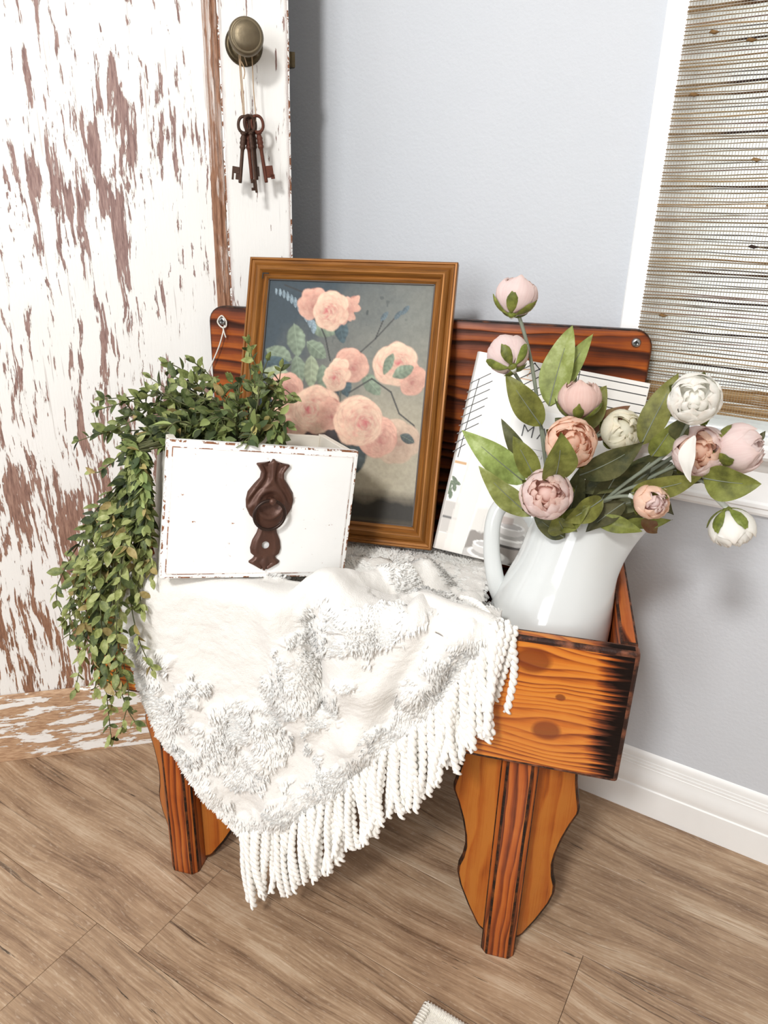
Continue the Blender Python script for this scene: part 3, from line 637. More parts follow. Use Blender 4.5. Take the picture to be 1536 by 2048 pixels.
# white string tied to the left screw
st = thing('hanging_string', 'white cotton string knotted round the left screw of the bench back', 'string', M_BF)
twine(st, [(-0.5205, 0.3175, 0.806), (-0.523, 0.3120, 0.790), (-0.530, 0.311, 0.771), (-0.5435, 0.310, 0.744), (-0.5615, 0.308, 0.710), (-0.575, 0.305, 0.680)], 0.0011)
twine(st, [(-0.5165, 0.3165, 0.812), (-0.517, 0.3145, 0.8045), (-0.524, 0.3145, 0.8030), (-0.5315, 0.3165, 0.811), (-0.524, 0.3165, 0.8202), (-0.5165, 0.3165, 0.812)], 0.0012)
twine(st, [(-0.5215, 0.313, 0.804), (-0.519, 0.312, 0.795), (-0.517, 0.3125, 0.788)], 0.0011)

# ------------------------------------------------------------------ white drawer box
def ortho(ex, n, up, loc): return basis(Vector(ex), Vector(n), Vector(up), Vector(loc))
M_DF = ortho((0.91642, 0.37405, -0.14235), (-0.38769, 0.91798, -0.08369), (0.09937, 0.13188, 0.98627), (-0.2619, 0.7439, 0.5615)) @ Matrix.Scale(0.982, 4)
dw = thing('drawer_box', 'white distressed wooden drawer box with a brown iron ring pull on the blanket', 'drawer', M_DF)
DW, DH, DD = 0.2355, 0.1697, 0.130
bm = bmesh.new(); bx(bm, 0, DW, 0, 0.013, 0, DH, 0.0024, 2)
o = bm_mesh('drawer_front', bm, M_DRAWER, dw); sharp(o, 35); burn_edges(o, M_CHIP, 0.0022)
bm = bmesh.new(); bx(bm, 0.0062, DW - 0.0062, -0.0012, 0.004, 0.0055, DH - 0.0075, 0.0011, 2); burn_edges(sharp(bm_mesh('front_panel', bm, M_DRAWER, dw), 35), M_CHIP, 0.0012)
for a in (0.0035, DW - 0.0135):
    bm = bmesh.new(); bx(bm, a, a + 0.010, 0.013, DD, 0.0, DH - 0.002, 0.0008, 1); bm_mesh('drawer_side', bm, M_DRAWIN, dw)
bm = bmesh.new(); bx(bm, 0.0135, DW - 0.0135, DD - 0.010, DD, 0.004, DH - 0.004, 0.0008, 1); bm_mesh('drawer_back', bm, M_DRAWIN, dw)
bm = bmesh.new(); bx(bm, 0.0135, DW - 0.0135, 0.013, DD - 0.010, 0.006, 0.011); bm_mesh('drawer_bottom', bm, M_DRAWIN, dw)
# iron pull: embossed back plate
PX, PZ0 = 0.1255, 0.0104
prof = [(0.000, 0.0030), (0.004, 0.0110), (0.009, 0.0195), (0.0125, 0.0200), (0.0165, 0.0150), (0.0195, 0.0135), (0.023, 0.0182), (0.030, 0.0196), (0.040, 0.0178), (0.050, 0.0130), (0.0575, 0.0112),
        (0.064, 0.0150), (0.072, 0.0235), (0.082, 0.0288), (0.092, 0.0300), (0.102, 0.0285), (0.112, 0.0215), (0.120, 0.0150), (0.127, 0.0142), (0.134, 0.0178), (0.1385, 0.0208), (0.1405, 0.0200), (0.1435, 0.0060)]
def interp(tab, t):
    for (a, x), (b, y) in zip(tab[:-1], tab[1:]):
        if t <= b: return x + (y - x) * (t - a) / (b - a)
    return tab[-1][1]
HT = 0.1435; NR, NC = 96, 40; V = []; F = []; zs = [HT * i / NR for i in range(NR + 1)]
def plate_h(x, z, w):
    j = x / max(w, 1e-4); e = max(0.0, 1 - abs(j) ** 4)
    h = 0.0016 + 0.0028 * math.sqrt(e)
    if z < 0.021: h += 0.0011 * math.cos(j * 3.1 * math.pi / 1.1) * min(1, (0.021 - z) / 0.006)
    if 0.021 < z < 0.058: h += 0.0012 * math.exp(-((abs(j) - 0.62) / 0.13) ** 2) - 0.0006 * math.exp(-(j / 0.4) ** 2)
    d = math.hypot(x, (z - 0.088) * 0.95)
    h += 0.0030 * math.exp(-((d - 0.0165) / 0.0035) ** 2) - 0.0030 * math.exp(-(d / 0.010) ** 2)
    if d > 0.019 and 0.064 < z < 0.122:
        h += 0.0016 * math.sin(abs(x) * 520 + z * 330) * min(1, (d - 0.019) / 0.003) * max(0, math.exp(-((z - 0.098) / 0.016) ** 2))
    if z > 0.108: h += 0.0020 * math.cos(j * 2.3 * math.pi) * min(1, (z - 0.108) / 0.012) + 0.0006
    return h
top_l = lambda j: 0.0 if abs(j) < 0.28 else (-0.006 * math.exp(-((abs(j) - 0.55) / 0.16) ** 2))
for i, z in enumerate(zs):
    w = interp(prof, z)
    for c in range(NC + 1):
        j = -1 + 2 * c / NC; x = w * j
        zz = z
        if z > 0.128: zz = z + (z - 0.128) / 0.0155 * (-0.0075 * math.exp(-((abs(j) - 0.52) / 0.17) ** 2) - (0.0035 if abs(j) > 0.7 else 0) * abs(j))
        if z < 0.014: zz = z + (0.014 - z) / 0.014 * (0.0050 * math.exp(-((abs(j) - 0.47) / 0.14) ** 2) + 0.004 * abs(j) ** 3)
        edge = c in (0, NC) or i in (0, NR)
        V.append((PX + x, -0.0012 - (0.0 if edge else plate_h(x, z, w)), PZ0 + zz))
hx, hz, hr = PX - 0.0012, PZ0 + 0.0348, 0.0047
for q, (x, y, z) in enumerate(V):
    d = math.hypot(x - hx, z - hz)
    if d < hr * 1.25 and d > 1e-5:
        s_ = max(d, hr) / d if d > hr * 0.55 else 1; V[q] = (hx + (x - hx) * s_, y, hz + (z - hz) * s_)
for i in range(NR):
    for c in range(NC):
        a = i * (NC + 1) + c; q = (a, a + 1, a + NC + 2, a + NC + 1)
        cx = sum(V[k_][0] for k_ in q) / 4; cz = sum(V[k_][2] for k_ in q) / 4
        if math.hypot(cx - hx, cz - hz) < hr * 0.97: continue
        F.append(q)
pl = mesh('pull_plate', V, F, M_RUST, dw, None, True); tag(pl, 'embossed brown cast iron pull plate with a keyhole')
lathe('pull_post', [(0.0045, 0.0), (0.0040, 0.006), (0.0030, 0.010), (0.0042, 0.0125), (0.0046, 0.0145), (0.0038, 0.017), (0.0005, 0.018)], M_RUST, pl, 18, (0, -1, 0), (PX, -0.0015, PZ0 + 0.0935))
rp = [(PX - 0.0015 + 0.0190 * math.sin(2 * math.pi * i / 40), -0.0125 - 0.002 * math.cos(2 * math.pi * i / 40) , PZ0 + 0.0755 + 0.0190 * math.cos(2 * math.pi * i / 40)) for i in range(41)]
tube('pull_ring', rp, 0.0020, M_RING, pl, 10)

# ------------------------------------------------------------------ framed flower print
M_PF = ortho((0.97668, -0.21438, 0.01177), (0.20591, 0.91975, -0.33415), (0.06081, 0.32878, 0.94245), (-0.2354, 0.9848, 0.5257)) @ Matrix.Scale(0.988, 4)
pf = thing('framed_painting', 'gold framed still life of pink roses leaning on the bench back', 'picture', M_PF)
FW, FH = 0.3145, 0.4108
prof = [(0.0, 0.014), (0.0, 0.001), (0.0012, -0.0002), (0.0034, -0.0004), (0.0042, 0.0018), (0.0075, 0.0032), (0.0098, 0.0022), (0.0115, -0.0008), (0.0150, -0.0032), (0.0185, -0.0034), (0.0212, -0.0012), (0.0226, 0.0022), (0.0240, 0.0032), (0.0262, 0.0024), (0.0285, 0.0034), (0.0305, 0.0058), (0.0318, 0.0085), (0.0318, 0.014)]
def rail(L, mtx):
    V = []; F = []; n = len(prof)
    for (a, y) in prof: V.append((a, y, a))
    for (a, y) in prof: V.append((L - a, y, a))
    for i in range(n - 1): F.append((i, i + 1, n + i + 1, n + i))
    F.append(tuple(range(n))[::-1]); F.append(tuple(range(n, 2 * n)))
    return sharp(mesh('frame_rail', V, F, M_GOLD, pf, mtx), 35)
rail(FW, Matrix.Identity(4))
rail(FW, Matrix.Translation((FW, 0, FH)) @ Matrix.Rotation(math.pi, 4, 'Y'))
rail(FH, Matrix.Translation((0, 0, FH)) @ Matrix.Rotation(R(90), 4, 'Y'))
rail(FH, Matrix.Translation((FW, 0, 0)) @ Matrix.Rotation(R(-90), 4, 'Y'))
box('frame_backing', 0.004, FW - 0.004, 0.0115, 0.0135, 0.004, FH - 0.004, plain('brown_backing_board', srgb(120, 92, 62), 0.8), pf)
bm = bmesh.new(); bx(bm, 0.024, 0.034, -0.0045, -0.0035, FH - 0.026, FH - 0.0245); bx(bm, 0.024, 0.0255, -0.0045, -0.0035, FH - 0.033, FH - 0.026); bm_mesh('corner_pin', bm, M_DARK, pf)

def noise2(h, w, cells, seed):
    r = np.random.default_rng(seed); g_ = r.random((cells[1] + 2, cells[0] + 2))
    y = np.linspace(0, cells[1], h, endpoint=False); x = np.linspace(0, cells[0], w, endpoint=False)
    yi = y.astype(int); xi = x.astype(int); fy = (y - yi)[:, None]; fx = (x - xi)[None, :]
    fy = fy * fy * (3 - 2 * fy); fx = fx * fx * (3 - 2 * fx)
    a = g_[yi][:, xi]; b = g_[yi][:, xi + 1]; c = g_[yi + 1][:, xi]; d = g_[yi + 1][:, xi + 1]
    return (a * (1 - fx) + b * fx) * (1 - fy) + (c * (1 - fx) + d * fx) * fy
def fbm2(h, w, c0, seed, oct=4):
    o = 0; a = 1; t = 0
    for k_ in range(oct): o = o + a * noise2(h, w, (c0[0] * 2 ** k_, c0[1] * 2 ** k_), seed + k_); t += a; a *= 0.5
    return o / t
class Canvas:
    """paints in linear colour; y runs down, units are the fraction of the width"""
    def __init__(s, w, h):
        s.w, s.h = w, h; s.y, s.x = np.mgrid[0:h, 0:w].astype(np.float32); s.x = (s.x + 0.5) / w; s.y = (s.y + 0.5) / w
        s.c = np.zeros((h, w, 3), np.float32); s.jit = fbm2(h, w, (10, 13), 3); s.jit2 = fbm2(h, w, (40, 52), 9, 3)
    def put(s, a, col): a = np.clip(a, 0, 1)[..., None]; s.c = s.c * (1 - a) + np.asarray(col, np.float32) * a
    def ell(s, cx, cy, rx, ry, ang=0, soft=0.08, wob=0.12):
        dx, dy = s.x - cx, s.y - cy; c, q = math.cos(ang), math.sin(ang)
        u = (dx * c + dy * q) / rx; v = (-dx * q + dy * c) / ry
        d = np.sqrt(u * u + v * v) + (s.jit - 0.5) * wob * 2
        return np.clip((1 - d) / soft, 0, 1), u, v
    def leaf(s, cx, cy, L, wd, ang, col, vein):
        dx, dy = s.x - cx, s.y - cy; c, q = math.cos(ang), math.sin(ang)
        u = (dx * c + dy * q) / L; v = (-dx * q + dy * c) / wd
        sh = np.clip(1 - u * u, 0, 1) ** 0.8
        a = np.clip((sh - np.abs(v) + (s.jit2 - 0.5) * 0.25) / 0.18, 0, 1) * (np.abs(u) < 1)
        t = np.clip(0.5 + 0.5 * np.sin(np.abs(v) * 5 - u * 16), 0, 1)[..., None]
        cc = np.asarray(col) * (0.78 + 0.22 * t) * (0.7 + 0.6 * s.jit2[..., None]) * np.clip(1.1 - 0.35 * v, 0.7, 1.25)[..., None]
        s.c = s.c * (1 - a[..., None]) + cc * a[..., None]
        s.put(a * np.clip(1 - np.abs(v) / 0.09, 0, 1) * 0.7, vein)
    def rose(s, cx, cy, rx, ry, ang, hx, hy, pal, seed=0):
        """a cabbage rose built of overlapping brushed petals, outermost first"""
        r_ = random.Random(seed); light, mid, deep = (np.asarray(q) for q in pal); ca, sa = math.cos(ang), math.sin(ang)
        a, u, v = s.ell(cx, cy, rx * 0.96, ry * 0.96, ang, 0.10, 0.10); s.put(a, mid * 0.88)
        for rho, n, sz in ((0.60, 7, 0.50), (0.50, 7, 0.48), (0.38, 6, 0.42), (0.27, 6, 0.34), (0.17, 5, 0.27), (0.09, 4, 0.19)):
            t0 = r_.uniform(0, 6.28)
            for k in range(n):
                th = t0 + 6.283 * k / n + r_.uniform(-0.25, 0.25); w = 1 - rho / 0.62
                lx, ly = rho * math.cos(th) + hx * w * 0.8, rho * math.sin(th) + hy * w * 0.8
                px, py = cx + (lx * ca * rx - ly * sa * ry), cy + (lx * sa * rx + ly * ca * ry)
                A, pu, pv_ = s.ell(px, py, sz * ry * r_.uniform(0.8, 1.0), sz * rx * r_.uniform(0.95, 1.2), th + ang, 0.16, 0.22)
                t = np.clip(0.5 + 0.62 * pu + (s.jit2 - 0.5) * 0.7, 0, 1)[..., None]
                inner = deep * w + mid * (1 - w) * 0.9
                cc = inner * (1 - t) + (light * (1 - 0.25 * w)) * t
                sh = np.clip(1.02 - 0.22 * (ly + 0.5 * lx), 0.72, 1.15); cc = cc * sh
                out = np.clip(1 - np.abs(np.sqrt(pu ** 2 + pv_ ** 2) - 0.97) / 0.10, 0, 1)[..., None] * 0.30
                cc = cc * (1 - out) + deep * 0.85 * out
                A = (A * 0.93)[..., None]; s.c = s.c * (1 - A) + cc * A
    def line(s, pts, wd, col, op=0.9):
        for (x0, y0), (x1, y1) in zip(pts[:-1], pts[1:]):
            L = math.hypot(x1 - x0, y1 - y0) + 1e-9; t = np.clip(((s.x - x0) * (x1 - x0) + (s.y - y0) * (y1 - y0)) / L ** 2, 0, 1)
            d = np.hypot(s.x - x0 - t * (x1 - x0), s.y - y0 - t * (y1 - y0)); s.put(np.clip((wd - d) / (wd * 0.5), 0, 1) * op, col)
def canvas_obj(name, cv, x0, x1, z0, z1, y, mat, parent):
    xs = np.linspace(x0, x1, cv.w); zs = np.linspace(z1, z0, cv.h); X, Z = np.meshgrid(xs, zs)
    v = np.stack([X.ravel(), np.full(X.size, y), Z.ravel()], 1); i = np.arange(cv.w * cv.h).reshape(cv.h, cv.w)
    f = np.stack([i[:-1, :-1], i[1:, :-1], i[1:, 1:], i[:-1, 1:]], -1).reshape(-1, 4)
    me = bpy.data.meshes.new(name); me.vertices.add(len(v)); me.vertices.foreach_set('co', v.ravel().astype(np.float32))
    me.loops.add(f.size); me.loops.foreach_set('vertex_index', f.ravel().astype(np.int32)); me.polygons.add(len(f))
    me.polygons.foreach_set('loop_start', np.arange(0, f.size, 4, dtype=np.int32)); me.update(); me.validate()
    at = me.color_attributes.new('Col', 'FLOAT_COLOR', 'POINT'); c = np.ones((len(v), 4), np.float32); c[:, :3] = np.clip(cv.c.reshape(-1, 3), 0, 1); at.data.foreach_set('color', c.ravel())
    return link(name, me, mat, parent)
CW, CH = 210, 290
cv = Canvas(CW, CH); AR = CH / CW
S3 = lambda *c: np.array(srgb(*c))
gx = np.clip(cv.x * 0.75 + cv.y * 0.62 - 0.28 + (cv.jit - 0.5) * 0.25, 0, 1)[..., None]
cv.c[:] = S3(62, 74, 82) * (1 - gx) + S3(168, 162, 144) * gx
cv.put(np.clip(1 - np.hypot((cv.x - 0.9) / 0.5, (cv.y - 0.18) / 0.5), 0, 1) * 0.5, S3(120, 128, 126))
cv.put(np.clip(1 - np.hypot((cv.x - 0.80) / 0.45, (cv.y - 1.0) / 0.5), 0, 1) * 0.8, S3(182, 172, 150))
sp = fbm2(CH, CW, (26, 34), 77, 2); cv.put(np.clip((sp - 0.80) / 0.05, 0, 1) * np.clip(1 - np.hypot(cv.x - 0.6, cv.y - 0.2) / 0.4, 0, 1) * 0.8, S3(58, 66, 68))
cv.put(np.clip((cv.y - 1.18) / 0.05, 0, 1) * 0.85, S3(92, 84, 72)); cv.put(np.clip((cv.y - 1.235 - (cv.jit - 0.5) * 0.06) / 0.03, 0, 1) * 0.9, S3(36, 34, 30)); cv.put(np.clip((cv.y - 1.345) / 0.02, 0, 1), S3(74, 66, 54))
# vase
a, u, v = cv.ell(0.44, 1.02, 0.20, 0.30, 0, 0.06, 0.05); cv.put(a, S3(62, 56, 58)); cv.put(a * np.clip(0.6 - np.hypot(u + 0.35, v + 0.3), 0, 1), S3(112, 92, 88))
G1, G2, G3 = S3(128, 142, 122), S3(72, 90, 96), S3(150, 160, 134)
for (x, y, L, wd, an, c) in [(0.20, 0.35, 0.10, 0.062, 1.35, G1), (0.10, 0.44, 0.09, 0.055, 0.3, G1), (0.09, 0.49, 0.09, 0.040, 0.1, G2), (0.10, 0.56, 0.09, 0.055, 0.2, G3), (0.23, 0.52, 0.085, 0.05, 1.3, G1), (0.31, 0.53, 0.10, 0.05, 1.5, G3), (0.39, 0.57, 0.09, 0.045, 1.4, G1),
        (0.36, 0.28, 0.09, 0.05, 0.2, G1), (0.47, 0.28, 0.08, 0.045, 1.3, G2), (0.33, 0.40, 0.08, 0.05, 0.6, G1), (0.20, 0.63, 0.09, 0.04, 0.3, G2), (0.46, 0.68, 0.09, 0.045, 1.4, S3(56, 66, 70)), (0.68, 0.58, 0.085, 0.05, 0.8, G1), (0.52, 0.60, 0.07, 0.045, 1.2, G2),
        (0.60, 0.98, 0.13, 0.10, 1.2, S3(66, 74, 74)), (0.52, 1.12, 0.13, 0.10, 1.5, S3(62, 70, 70)), (0.66, 0.92, 0.10, 0.05, 0.9, G2), (0.03, 0.72, 0.09, 0.06, 0.6, S3(58, 74, 82)), (0.03, 0.82, 0.09, 0.06, -0.4, S3(60, 76, 84))]:
    cv.leaf(x, y, L, wd, an, c, c * 1.35)
DK = S3(58, 58, 58)
cv.line([(0.10, 0.03), (0.22, 0.07), (0.31, 0.20), (0.38, 0.33), (0.42, 0.46)], 0.006, DK); cv.line([(0.46, 0.62), (0.50, 0.48), (0.60, 0.40), (0.68, 0.32), (0.72, 0.20)], 0.005, DK); cv.line([(0.68, 0.32), (0.78, 0.20), (0.84, 0.15)], 0.005, DK)
cv.line([(0.55, 0.64), (0.68, 0.55), (0.80, 0.62), (0.86, 0.74), (0.95, 0.80), (0.99, 0.88)], 0.006, DK); cv.line([(0.50, 0.70), (0.50, 0.44)], 0.008, S3(92, 94, 84))
for (x, y) in ((0.72, 0.19), (0.80, 0.18), (0.84, 0.15)): cv.leaf(x, y, 0.035, 0.016, 2.2, S3(96, 112, 120), S3(120, 130, 136))
for i in range(11):
    t = i / 10; x = 0.05 + 0.25 * t; y = 0.04 + 0.02 * t + 0.16 * t * t; cv.leaf(x, y + 0.03 + 0.02 * t, 0.022 + 0.022 * t, 0.009 + 0.010 * t, 1.45, S3(136, 154, 164), S3(176, 190, 196))
PL = (S3(240, 206, 180), S3(226, 164, 146), S3(196, 92, 100)); PD_ = (S3(226, 178, 158), S3(208, 146, 130), S3(176, 110, 104)); PB = (S3(206, 180, 158), S3(186, 158, 138), S3(160, 126, 112))
for r_ in [(0.28, 0.13, 0.085, 0.10, 0.4, 0.4, 0.2, PD_), (0.50, 0.16, 0.045, 0.10, 0.5, 0, 0, PD_), (0.40, 0.17, 0.115, 0.115, 0.1, -0.45, 0.1, PL), (0.55, 0.48, 0.11, 0.10, 0.3, 0.3, 0.2, PD_), (0.47, 0.54, 0.075, 0.10, 0.2, -0.3, 0.3, PL), (0.81, 0.46, 0.13, 0.13, 0.5, 0.1, -0.2, PL), (0.92, 0.54, 0.08, 0.09, 0, 0, 0.3, PD_),
           (0.86, 0.90, 0.14, 0.13, 0.2, 0.1, 0.1, PB), (0.74, 0.88, 0.13, 0.12, 0.3, 0.4, 0.2, PD_), (0.16, 0.64, 0.11, 0.10, 0.2, 0, 0, PD_), (0.17, 0.84, 0.15, 0.135, 0.1, 0.15, 0.5, PL), (0.36, 0.75, 0.145, 0.145, 0.2, -0.45, 0.15, PL), (0.45, 0.77, 0.07, 0.10, 0.1, 0.3, 0.2, PD_), (0.62, 0.80, 0.155, 0.145, -0.4, 0.35, 0.25, PL)]:
    cv.rose(*r_[:8], seed=len(str(r_)))
cv.leaf(0.86, 0.50, 0.07, 0.04, -0.5, G1, G3); cv.leaf(0.77, 0.46, 0.07, 0.03, 1.9, G1, G3)
cv.leaf(0.92, 0.88, 0.05, 0.03, 0.4, S3(84, 92, 92), G1)
cr = fbm2(CH, CW, (60, 80), 31, 2); cv.c *= (0.80 + 0.2 * cr)[..., None]
canvas_obj('painting_print', cv, 0.0312, FW - 0.0312, 0.0312, FH - 0.0312, 0.0078, mat_vcol('canvas_print', 'Col', 0.55, 0.3, 0.06), pf)
bm = bmesh.new(); q = 0.0300
for a in ((q, FW - q, FH - q - 0.0022, FH - q), (q, FW - q, q, q + 0.0022), (q, q + 0.0022, q, FH - q), (FW - q - 0.0022, FW - q, q, FH - q)): bx(bm, a[0], a[1], 0.0056, 0.0100, a[2], a[3])
bm_mesh('sight_edge', bm, M_GOLDD, pf)

# ------------------------------------------------------------------ cook book
M_KF = ortho((0.96379, -0.24032, -0.11557), (0.18807, 0.91983, -0.34431), (0.18905, 0.31011, 0.93172), (0.0754, 0.9221, 0.5313))
bk = thing('cook_book', 'white hardback cook book with a kitchen photo cover leaning behind the pitcher', 'book', M_KF)
KW, KH, KT = 0.232, 0.2842, 0.022
K0 = -0.002
bm = bmesh.new(); bx(bm, K0, KW, 0.0, 0.003, 0.0, KH, 0.0010, 2); M_COV = plain('white_cover_board', srgb(226, 223, 218), 0.35); bm_mesh('front_cover', bm, M_COV, bk)
bm = bmesh.new(); bx(bm, K0, KW, KT - 0.003, KT, 0.0, KH, 0.0010, 2); bm_mesh('back_cover', bm, M_COV, bk)
bm = bmesh.new(); prism(bm, [(K0, 0.001), (K0 - 0.003, 0.005), (K0 - 0.0038, KT / 2), (K0 - 0.003, KT - 0.005), (K0, KT - 0.001), (K0 + 0.003, KT - 0.001), (K0 + 0.003, 0.001)], 'z', 0.0, KH); sharp(bm_mesh('spine', bm, M_COV, bk), 50)
bm = bmesh.new(); bx(bm, K0 + 0.003, KW - 0.004, 0.0031, KT - 0.0031, 0.004, KH - 0.004)
g = G('page_edges'); s_ = g.sep(g.obj()); g.p(Base_Color=g.mix(g.noise(g.comb(0.0, g.math('MULTIPLY', s_[1], 2600), 0.0), 1.0, 2), srgb(206, 200, 188), srgb(240, 236, 226)), Roughness=0.8)
bm_mesh('pages', bm, g.m, bk)
# printed cover: pale kitchen with dark shelf lines, wooden shelf, tableware photo, lettering
BW, BH = 190, 226
cv = Canvas(BW, BH); X = cv.x * (KW - K0) + K0; Z = KH - cv.y * (KW - K0)
cv.c[:] = S3(228, 225, 220)
cv.put((X < 0.055) * 1.0, S3(233, 230, 225))
def rect(x0, x1, z0, z1, col, op=1.0, soft=0.0012): cv.put(np.clip((X - x0) / soft, 0, 1) * np.clip((x1 - X) / soft, 0, 1) * np.clip((Z - z0) / soft, 0, 1) * np.clip((z1 - Z) / soft, 0, 1) * op, col)
rect(-0.01, 0.016, 0.127, 0.132, S3(192, 146, 92)); rect(0.16, 0.25, 0.2318, 0.2345, S3(196, 150, 98))
rect(-0.01, 0.02, 0.03, 0.075, S3(190, 184, 178)); rect(-0.01, 0.02, 0.05, 0.054, S3(62, 58, 56)); rect(-0.01, 0.02, 0.0, 0.03, S3(214, 208, 200))
for i, (x, z) in enumerate([(0.001, 0.100), (0.006, 0.094), (-0.003, 0.093), (0.004, 0.105), (0.0, 0.088), (0.008, 0.101), (0.003, 0.083)]):
    cv.leaf((x - K0) / (KW - K0), (KH - z) / (KW - K0), 0.026, 0.014, i * 1.3, S3(74, 92, 60), S3(120, 138, 96))
# tableware photo
ph = np.clip((0.078 + (X - 0.06) * 0.16 - Z) / 0.004, 0, 1) * np.clip((X - (0.036 + Z * 0.11)) / 0.0012, 0, 1)
cv.put(ph, S3(216, 212, 206)); n_ = fbm2(BH, BW, (20, 24), 4, 3)
cv.put(ph * np.clip((0.040 - Z + (n_ - 0.5) * 0.03) / 0.004, 0, 1) * 0.85, S3(112, 102, 94)); cv.put(ph * np.clip((0.012 - Z + (n_ - 0.5) * 0.02) / 0.004, 0, 1), S3(34, 29, 26))
def pe(cx, cz, rx, rz, col, op=1.0): cv.put(np.clip((1 - np.hypot((X - cx) / rx, (Z - cz) / rz)) / 0.08, 0, 1) * op * ph, col)
for (x, z) in ((0.098, 0.040), (0.070, 0.008)):
    pe(x, z, 0.036, 0.0125, S3(52, 46, 42)); pe(x, z + 0.0025, 0.036, 0.0115, S3(186, 182, 178)); pe(x, z + 0.006, 0.028, 0.009, S3(232, 230, 226)); pe(x, z + 0.0065, 0.022, 0.0065, S3(170, 166, 162))
    pe(x - 0.002, z + 0.014, 0.020, 0.0095, S3(206, 202, 198)); pe(x - 0.002, z + 0.0185, 0.020, 0.0055, S3(240, 238, 236)); pe(x - 0.002, z + 0.0185, 0.016, 0.0038, S3(186, 182, 180))
for x in (0.056, 0.062, 0.068): rect(x, x + 0.0009, 0.036, 0.066, S3(130, 126, 124), 0.7)
rect(0.074, 0.098, 0.060, 0.071, S3(176, 160, 154), 0.8)
# pale hinge band
bd = (X - (0.026 - (0.25 - Z) * 0.075)); cv.put((bd > 0) * (bd < 0.027) * 0.80, S3(226, 220, 214)); cv.put((bd > 0.0) * (bd < 0.002) * 0.5, S3(206, 200, 194)); cv.put((bd > 0.027) * (bd < 0.0285) * 0.5, S3(210, 205, 200))
rect(0.0645, 0.235, 0.095, 0.222, S3(234, 233, 231), 0.85)
canvas_obj('cover_print', cv, K0 + 0.001, KW - 0.001, 0.001, KH - 0.001, -0.0003, mat_vcol('cover_print', 'Col', 0.32, 0.45), bk)
M_INK = plain('black_ink', srgb(34, 32, 32), 0.4); bm = bmesh.new()
def ink(x0, z0, x1, z1, w=0.0013):
    d = Vector((x1 - x0, 0, z1 - z0)); p = Vector((-d.z, 0, d.x)).normalized() * w / 2; a = Vector((x0, -0.0006, z0)); b = Vector((x1, -0.0006, z1))
    bm.faces.new([bm.verts.new(q_) for q_ in (a - p, b - p, b + p, a + p)])
for (a, b) in [((-0.0055, 0.2376), (0.0206, 0.2571)), ((-0.0065, 0.2245), (0.0250, 0.2470)), ((-0.0065, 0.2127), (0.0240, 0.2350)), ((-0.0070, 0.2004), (0.0235, 0.2228)), ((-0.007, 0.1889), (0.0220, 0.2108)), ((-0.007, 0.1766), (0.0210, 0.1978)), ((-0.007, 0.1651), (0.0195, 0.1855)), ((-0.007, 0.152), (0.0068, 0.1627)), ((-0.007, 0.139), (0.0078, 0.1533)),
               ((0.0565, 0.2667), (0.0775, 0.2825)), ((0.0615, 0.2581), (0.0950, 0.2828)), ((0.0565, 0.2412), (0.0967, 0.2728)), ((0.0565, 0.2310), (0.1381, 0.2782)), ((0.0750, 0.2300), (0.1381, 0.2680)), ((0.0980, 0.2310), (0.1381, 0.2560)), ((0.0755, 0.2825), (0.0953, 0.2660)),
               ((0.1384, 0.2782), (0.2305, 0.2776)), ((0.1384, 0.2672), (0.2305, 0.2665)), ((0.1384, 0.2536), (0.2305, 0.2532)), ((0.1384, 0.2424), (0.2305, 0.2419)), ((0.1382, 0.2828), (0.1384, 0.2360))]: ink(*a, *b)
ink(0.0062, 0.247, 0.0015, 0.133, 0.0013)
bm_mesh('shelf_line_print', bm, M_INK, bk)
bm = bmesh.new(); M_TAN = plain('tan_ink', srgb(206, 160, 118), 0.4)
for (a, b) in [((0.060, 0.270), (0.074, 0.273)), ((0.074, 0.273), (0.070, 0.262)), ((0.058, 0.258), (0.078, 0.258))]: ink(*a, *b, 0.0012)
bm_mesh('shelf_bracket_print', bm, M_TAN, bk)
def lettering(name, txt, x, z, size, mat, parent, off=-0.012, spacing=1.15, y=-0.0008):
    cu = bpy.data.curves.new('txt', 'FONT'); cu.body = txt; cu.size = size; cu.offset = off * size; cu.space_character = spacing; cu.resolution_u = 3
    to = bpy.data.objects.new('txt', cu); COL.objects.link(to); bpy.context.view_layer.update()
    me = bpy.data.meshes.new_from_object(to.evaluated_get(bpy.context.evaluated_depsgraph_get())); bpy.data.objects.remove(to)
    me.name = name; me.materials.clear(); o = link(name, me, mat, parent, Matrix.Translation((x, y, z)) @ Matrix.Rotation(R(90), 4, 'X')); return o
M_GREYINK = plain('grey_ink', srgb(70, 68, 68), 0.4)
lettering('title_lettering', 'MA', 0.0785, 0.1800, 0.0250, M_GREYINK, bk, -0.016, 1.25)
lettering('subtitle_lettering', 'gathering', 0.0790, 0.1540, 0.0085, M_GREYINK, bk, -0.012, 1.5)
bm = bmesh.new(); ink(0.077, 0.1655, 0.21, 0.1655, 0.0004); bm_mesh('title_rule', bm, M_GREYINK, bk)

